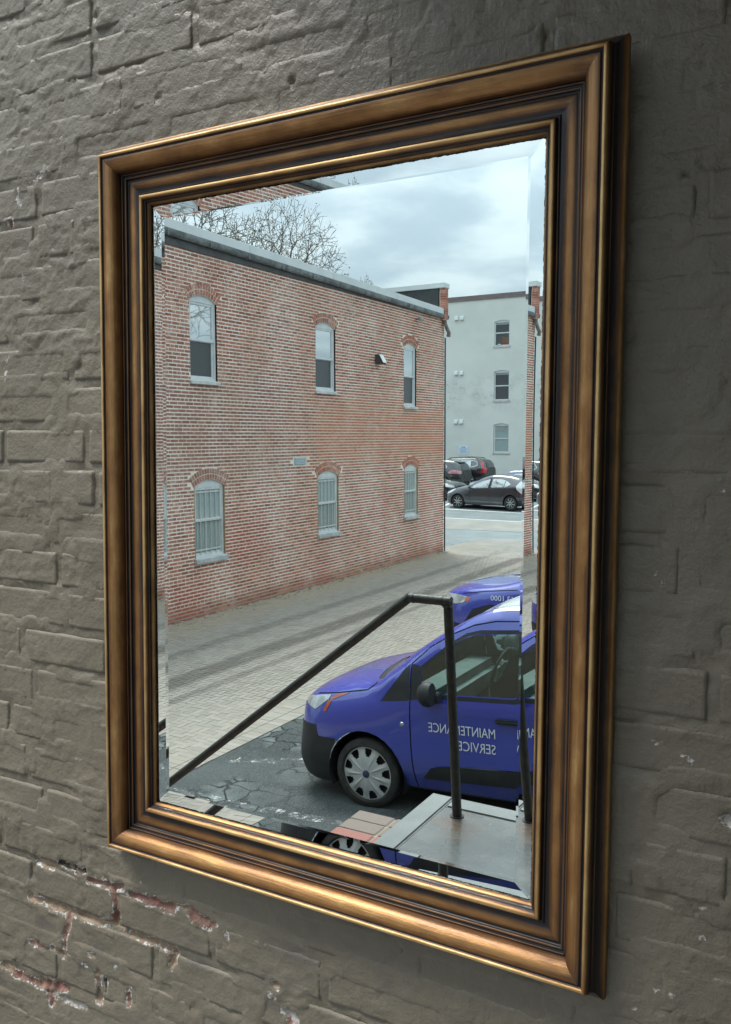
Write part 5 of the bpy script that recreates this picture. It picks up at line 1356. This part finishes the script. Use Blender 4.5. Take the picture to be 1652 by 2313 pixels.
def build_parked_cars():
    G = 'cars parked in the lot by the grey building'
    # graphite hatchback
    o = thing('parked_car', 'dark graphite hatchback parked side on at the front of the lot', 'car', (-14.15 + .838 * .164 + .0, -32.87 - .838 * .986, .335), (0, -.012, R(9.4)), group=G); o.scale = (.985,) * 3
    it = [('side_window', [[(.66, .875), (.76, 1.01), (1.10, 1.175), (1.54, 1.275), (1.49, .915)]], SX, SIDE, 'bright_glass', .004, True),
          ('side_window', [[(1.62, .925), (1.66, 1.28), (2.05, 1.275), (2.26, 1.23), (2.22, .95)]], SX, SIDE, 'bright_glass', .004, True),
          ('quarter_window', [[(2.25, .95), (2.29, 1.225), (2.42, 1.15), (2.54, 1.07), (2.32, .945)]], SX, SIDE, 'bright_glass', .004, True),
          windscreen(.42, 1.02, 1.35, .66, .54),
          ('headlight', [[(-.62, .60), (-.60, .66), (-.30, .80), (-.12, .84), (-.30, .70)]], SX, lambda f: f.calc_center_median().y > .42, 'clear', -.003, True),
          ('tail_light', [[(2.80, .99), (2.92, 1.20), (3.3, 1.0), (3.3, .66), (3.04, .70), (2.86, .86)]], SX, lambda f: f.calc_center_median().y > .50, 'clear', -.003, True),
          ('tail_lens', [[(3.04, .70), (3.3, .66), (3.3, .60), (3.02, .62)]], SX, lambda f: f.calc_center_median().y > .50, 'red', -.003, True),
          ('door_seam', stroke([(.60, .86), (.62, .5), (.66, .24)], .012) + stroke([(1.57, 1.3), (1.56, .9), (1.56, .24)], .012) + stroke([(2.30, .92), (2.22, .7), (2.06, .50)], .012), SX, SIDE, 'seam', .004, True),
          ('window_trim', stroke([(.60, .855), (1.5, .895), (2.34, .925)], .03) + stroke([(1.555, 1.29), (1.555, .91)], .11), SX, SIDE, 'plastic', .001, True),
          ('bumper', [[(2.9, .1), (3.3, .1), (3.3, .42), (2.9, .42)]], SX, ANY, 'plastic', -.002, False)]
    build_car(o, HATCH, 'graphite', .10, 4, .295, 2.55, .84, .345, it, wheelspec=(.70, 8, 'rim'), tw=.18)
    for s in (1, -1):
        q = MB(); q.lathe([(0.0001, -.07), (.06, -.05), (.075, .03), (0.0001, .05)], 'x', 12); me = q.mesh('wing_mirror'); smooth(me, 60); m_ = link('wing_mirror', me, CM['graphite'], o); m_.location = (.66, s * .91, .93)
        for x in (1.36, 2.12): bx(o, 'door_handle', 'graphite', (x, s * .828, .775), (x + .16, s * .862, .805), .01)
    # black estate with tall red lamps
    def wagon(label, loc, rz, sc, paint, items, zs=1.0, rail=None, rot=0.0, ws=1.0, group=G, wm=None, spokes=5):
        o = thing('parked_car', label, 'car', loc, (0, rot, rz), group=group); o.scale = (sc,) * 3
        build_car(o, lerp_st(WAGON, zs, ws), paint, .10, 4, .345, 2.76, .92 * ws, .40, items, wheelspec=(.74, spokes, 'rim'), tw=.22, wm=wm)
        for s in (1, -1):
            q = MB(); q.lathe([(0.0001, -.08), (.07, -.06), (.085, .03), (0.0001, .06)], 'x', 12); me = q.mesh('wing_mirror'); smooth(me, 60); m_ = link('wing_mirror', me, CM[paint], o); m_.location = (.80, s * 1.0 * ws, 1.10 * zs)
        if rail:
            for s in (1, -1):
                q = MB(); q.tube([(1.3, s * .63, 1.56 * zs), (1.45, s * .62, 1.64 * zs), (2.3, s * .61, 1.68 * zs), (3.05, s * .59, 1.64 * zs), (3.2, s * .58, 1.58 * zs)], .018, 6); q.obj('roof_rail', CM[rail], o, sm=True)
        return o
    it = [('side_window', [[(1.05, 1.12), (1.38, 1.34), (1.62, 1.47), (2.05, 1.50), (2.02, 1.13)]], SX, SIDE, 'bright_glass', .004, True),
          ('side_window', [[(2.12, 1.13), (2.14, 1.50), (2.80, 1.47), (2.82, 1.13)]], SX, SIDE, 'bright_glass', .004, True),
          ('quarter_window', [[(2.88, 1.13), (2.86, 1.46), (3.12, 1.41), (3.22, 1.24), (3.0, 1.14)]], SX, SIDE, 'dark_glass', .004, True),
          ('window_chrome', stroke([(1.0, 1.10), (2.2, 1.105), (3.0, 1.11), (3.24, 1.22), (3.16, 1.43), (2.8, 1.50), (2.1, 1.53), (1.55, 1.49)], .022), SX, SIDE, 'chrome', -.001, True),
          ('tail_light', [[(3.38, 1.36), (3.54, 1.40), (3.66, 1.12), (3.54, 1.06)], [(3.54, 1.06), (3.66, 1.12), (3.9, .98), (3.9, .76), (3.50, .76)]], SX, lambda f: f.calc_center_median().y > .55, 'red', -.004, True),
          ('rear_window', [[(-.52, 1.12), (-.46, 1.40), (.46, 1.40), (.52, 1.12)]], (1, 2), lambda f: f.normal.x > .25 and f.calc_center_median().x > 3.3 and f.calc_center_median().y < .52, 'dark_glass', .003, False),
          windscreen(.55, 1.22, 1.52, .70, .60),
          ('number_plate', [[(-.01, .66), (-.01, .78), (.26, .78), (.26, .66)]], (1, 2), lambda f: f.normal.x > .3, 'clear', -.003, False)]
    wagon('black estate car with tall red tail lights parked near the grey building', (-21.35, -45.87, .585), 0, .95, 'black', it, rail='plastic')
    # black crossover with pale red lamps
    it2 = [('side_window', [[(1.05, 1.12), (1.38, 1.34), (1.62, 1.46), (2.05, 1.49), (2.02, 1.13)]], SX, SIDE, 'dark_glass', .004, True),
           ('side_window', [[(2.12, 1.13), (2.14, 1.49), (2.70, 1.44), (2.88, 1.26), (2.70, 1.14)]], SX, SIDE, 'dark_glass', .004, True),
           ('window_chrome', stroke([(1.0, 1.10), (2.72, 1.11), (2.92, 1.26), (2.72, 1.47), (2.1, 1.525)], .022), SX, SIDE, 'chrome', -.001, True),
           ('tail_light', [[(3.02, .96), (3.30, 1.10), (3.74, 1.04), (3.9, .90), (3.9, .86), (3.08, .88)]], SX, lambda f: f.calc_center_median().y > .50, 'pink', -.005, True),
           ('rear_window', [[(-.54, 1.10), (-.48, 1.40), (.48, 1.40), (.54, 1.10)]], (1, 2), lambda f: f.normal.x > .25 and f.calc_center_median().x > 3.3 and f.calc_center_median().y < .54, 'dark_glass', .003, False),
           windscreen(.55, 1.22, 1.52, .70, .60),
           ('number_plate', [[(-.01, .66), (-.01, .78), (.26, .78), (.26, .66)]], (1, 2), lambda f: f.normal.x > .3, 'clear', -.003, False)]
    c = wagon('black crossover with pale red tail lights behind the corner of the brick building', (-21.55, -42.87, .545), 0, .94, 'black', it2, zs=.99)
    q = MB(); q.prism([(3.25, 0, 1.54), (3.62, 0, 1.50), (3.62, 0, 1.53), (3.25, 0, 1.58)], (0, 1, 0), -.50, .50); q.obj('roof_spoiler', CM['black'], c, bev=.01)
    # blue car with a black roof, nose to the left
    it3 = [('side_window', [[(1.05, 1.12), (1.38, 1.34), (1.62, 1.46), (2.05, 1.49), (2.02, 1.13)]], SX, SIDE, 'bright_glass', .004, True),
           ('side_window', [[(2.12, 1.13), (2.14, 1.49), (2.75, 1.45), (2.9, 1.15)]], SX, SIDE, 'bright_glass', .004, True),
           ('roof_panel', [[(1.25, 1.50), (1.35, 1.8), (3.4, 1.8), (3.5, 1.47), (3.0, 1.53), (2.2, 1.56)]], SX, lambda f: f.normal.z > .2, 'black', -.002, False),
           windscreen(.55, 1.22, 1.58, .70, .62),
           ('headlight', [[(-.85, .80), (-.80, .88), (-.45, .94), (-.50, .84)]], SX, lambda f: f.calc_center_median().y > .42, 'lamp', -.003, True)]
    for k, i_ in enumerate(it3):
        it3[k] = (i_[0], [[(a, b * .89) for a, b in pl] for pl in i_[1]]) + i_[2:]
    wagon('dark blue car with a black roof parked behind the graphite hatchback', (-14.45, -37.5, .425), R(6), .96, 'navy', it3, zs=.89)
    it4 = [windscreen(.55, 1.22 * .86, 1.52 * .86, .70, .60), ('headlight', [[(-.88, .64), (-.84, .74), (-.45, .82), (-.50, .70)]], SX, lambda f: f.calc_center_median().y > .38, 'clear', -.003, True),
           ('fog_lamp', [[(-.84, .34), (-.84, .44), (-.66, .44), (-.66, .34)]], SX, lambda f: f.calc_center_median().y > .30, 'lamp', -.003, True),
           ('side_window', [[(1.05, .97), (1.38, 1.15), (1.62, 1.26), (2.75, 1.26), (2.9, 1.0)]], SX, SIDE, 'dark_glass', .004, True)]
    wagon('nose of a black car with clear headlights left of the graphite hatchback', (-16.45, -36.7, .395), R(186), .95, 'black', it4, zs=.86)
    # second vehicle of the fleet, behind the van
    def sup(pl): return [(a, b * 1.08) for a, b in pl]
    it5 = [('side_window', [[(.95, 1.13), (1.30, 1.32), (1.60, 1.48), (2.05, 1.51), (2.02, 1.14)]], SX, SIDE, 'dark_glass', .004, True),
           ('side_window', [[(2.12, 1.14), (2.14, 1.51), (2.95, 1.45), (3.1, 1.15)]], SX, SIDE, 'dark_glass', .004, True),
           ('windscreen', [[(-.72, 1.20), (-.60, 1.54), (.60, 1.54), (.72, 1.20)]], (1, 2), lambda f: f.normal.x < -.25 and f.normal.z > .2 and f.calc_center_median().x > .50 and f.calc_center_median().y < .72, 'dark_glass', .003, False),
           ('headlight', [[(-.86, .82), (-.86, .90), (-.62, .915), (-.42, .90), (-.46, .82), (-.60, .785)]], SX, lambda f: f.calc_center_median().y > .46, 'lamp', -.004, True),
           ('indicator', [[(-.46, .82), (-.42, .90), (-.34, .895), (-.38, .835)]], SX, lambda f: f.calc_center_median().y > .46, 'amber', -.004, True),
           ('bumper', [[(-1, .1), (-.38, .1), (-.38, .50), (-1, .56)]], SX, ANY, 'plastic', -.003, False),
           ('wheel_arch_trim', [[(-.42, .35), (-.44, .55), (-.30, .74), (0, .83), (.30, .74), (.44, .55), (.42, .35)]], SX, SIDE, 'plastic', -.006, True),
           ('rocker_trim', [[(.4, .1), (2.4, .1), (2.4, .36), (.4, .36)]], SX, SIDE, 'plastic', -.003, True),
           ('hood_seam', stroke([(-.5, .93), (-.1, .99), (.4, 1.04)], .012), SX, lambda f: f.normal.y > .2, 'seam', .004, True),
           ('cowl', [[(.45, -.01), (.50, .60), (.56, .74), (.66, .72), (.60, .5), (.56, -.01)]], (0, 1), lambda f: f.normal.z > .3, 'plastic', .004, False)]
    it5 = [(i_[0], [(sup(pl) if i_[2] != (0, 1) else pl) for pl in i_[1]]) + i_[2:] for i_ in it5]
    o = thing('fleet_car', 'purple blue company car with a phone number on its fender behind the maintenance van', 'car', (-4.05, -11.97, -.03), (0, -.02, 0))
    build_car(o, lerp_st(WAGON, 1.08), 'purple', .08, 4, .35, 2.6, .92, .40, it5, wheelspec=(.72, 5, 'rim'), tw=.22)
    for body, x, z, tw_, size in (('202.963.1000', .34, .955, .62, .11), ('maintenance services', .33, .905, .45, .05)):
        if body[0] == 'm': body = 'call or go online'
        if body[0] == 'c': continue
        me = text_mesh(body, size); xs_ = [v.co.x for v in me.vertices]; wd = max(xs_) - min(xs_)
        for v in me.vertices:
            lx = (v.co.x - min(xs_)) * tw_ / wd; v.co = Vector((x + .28 - lx, .925, z + v.co.y))
        link('lettering', me, CM['white'], o)
    for s in (1, -1):
        q = MB(); q.lathe([(0.0001, -.08), (.08, -.06), (.10, .03), (0.0001, .06)], 'x', 14); me = q.mesh('wing_mirror'); smooth(me, 60); m_ = link('wing_mirror', me, CM['plastic'], o); m_.location = (.78, s * 1.02, 1.20)
build_parked_cars()
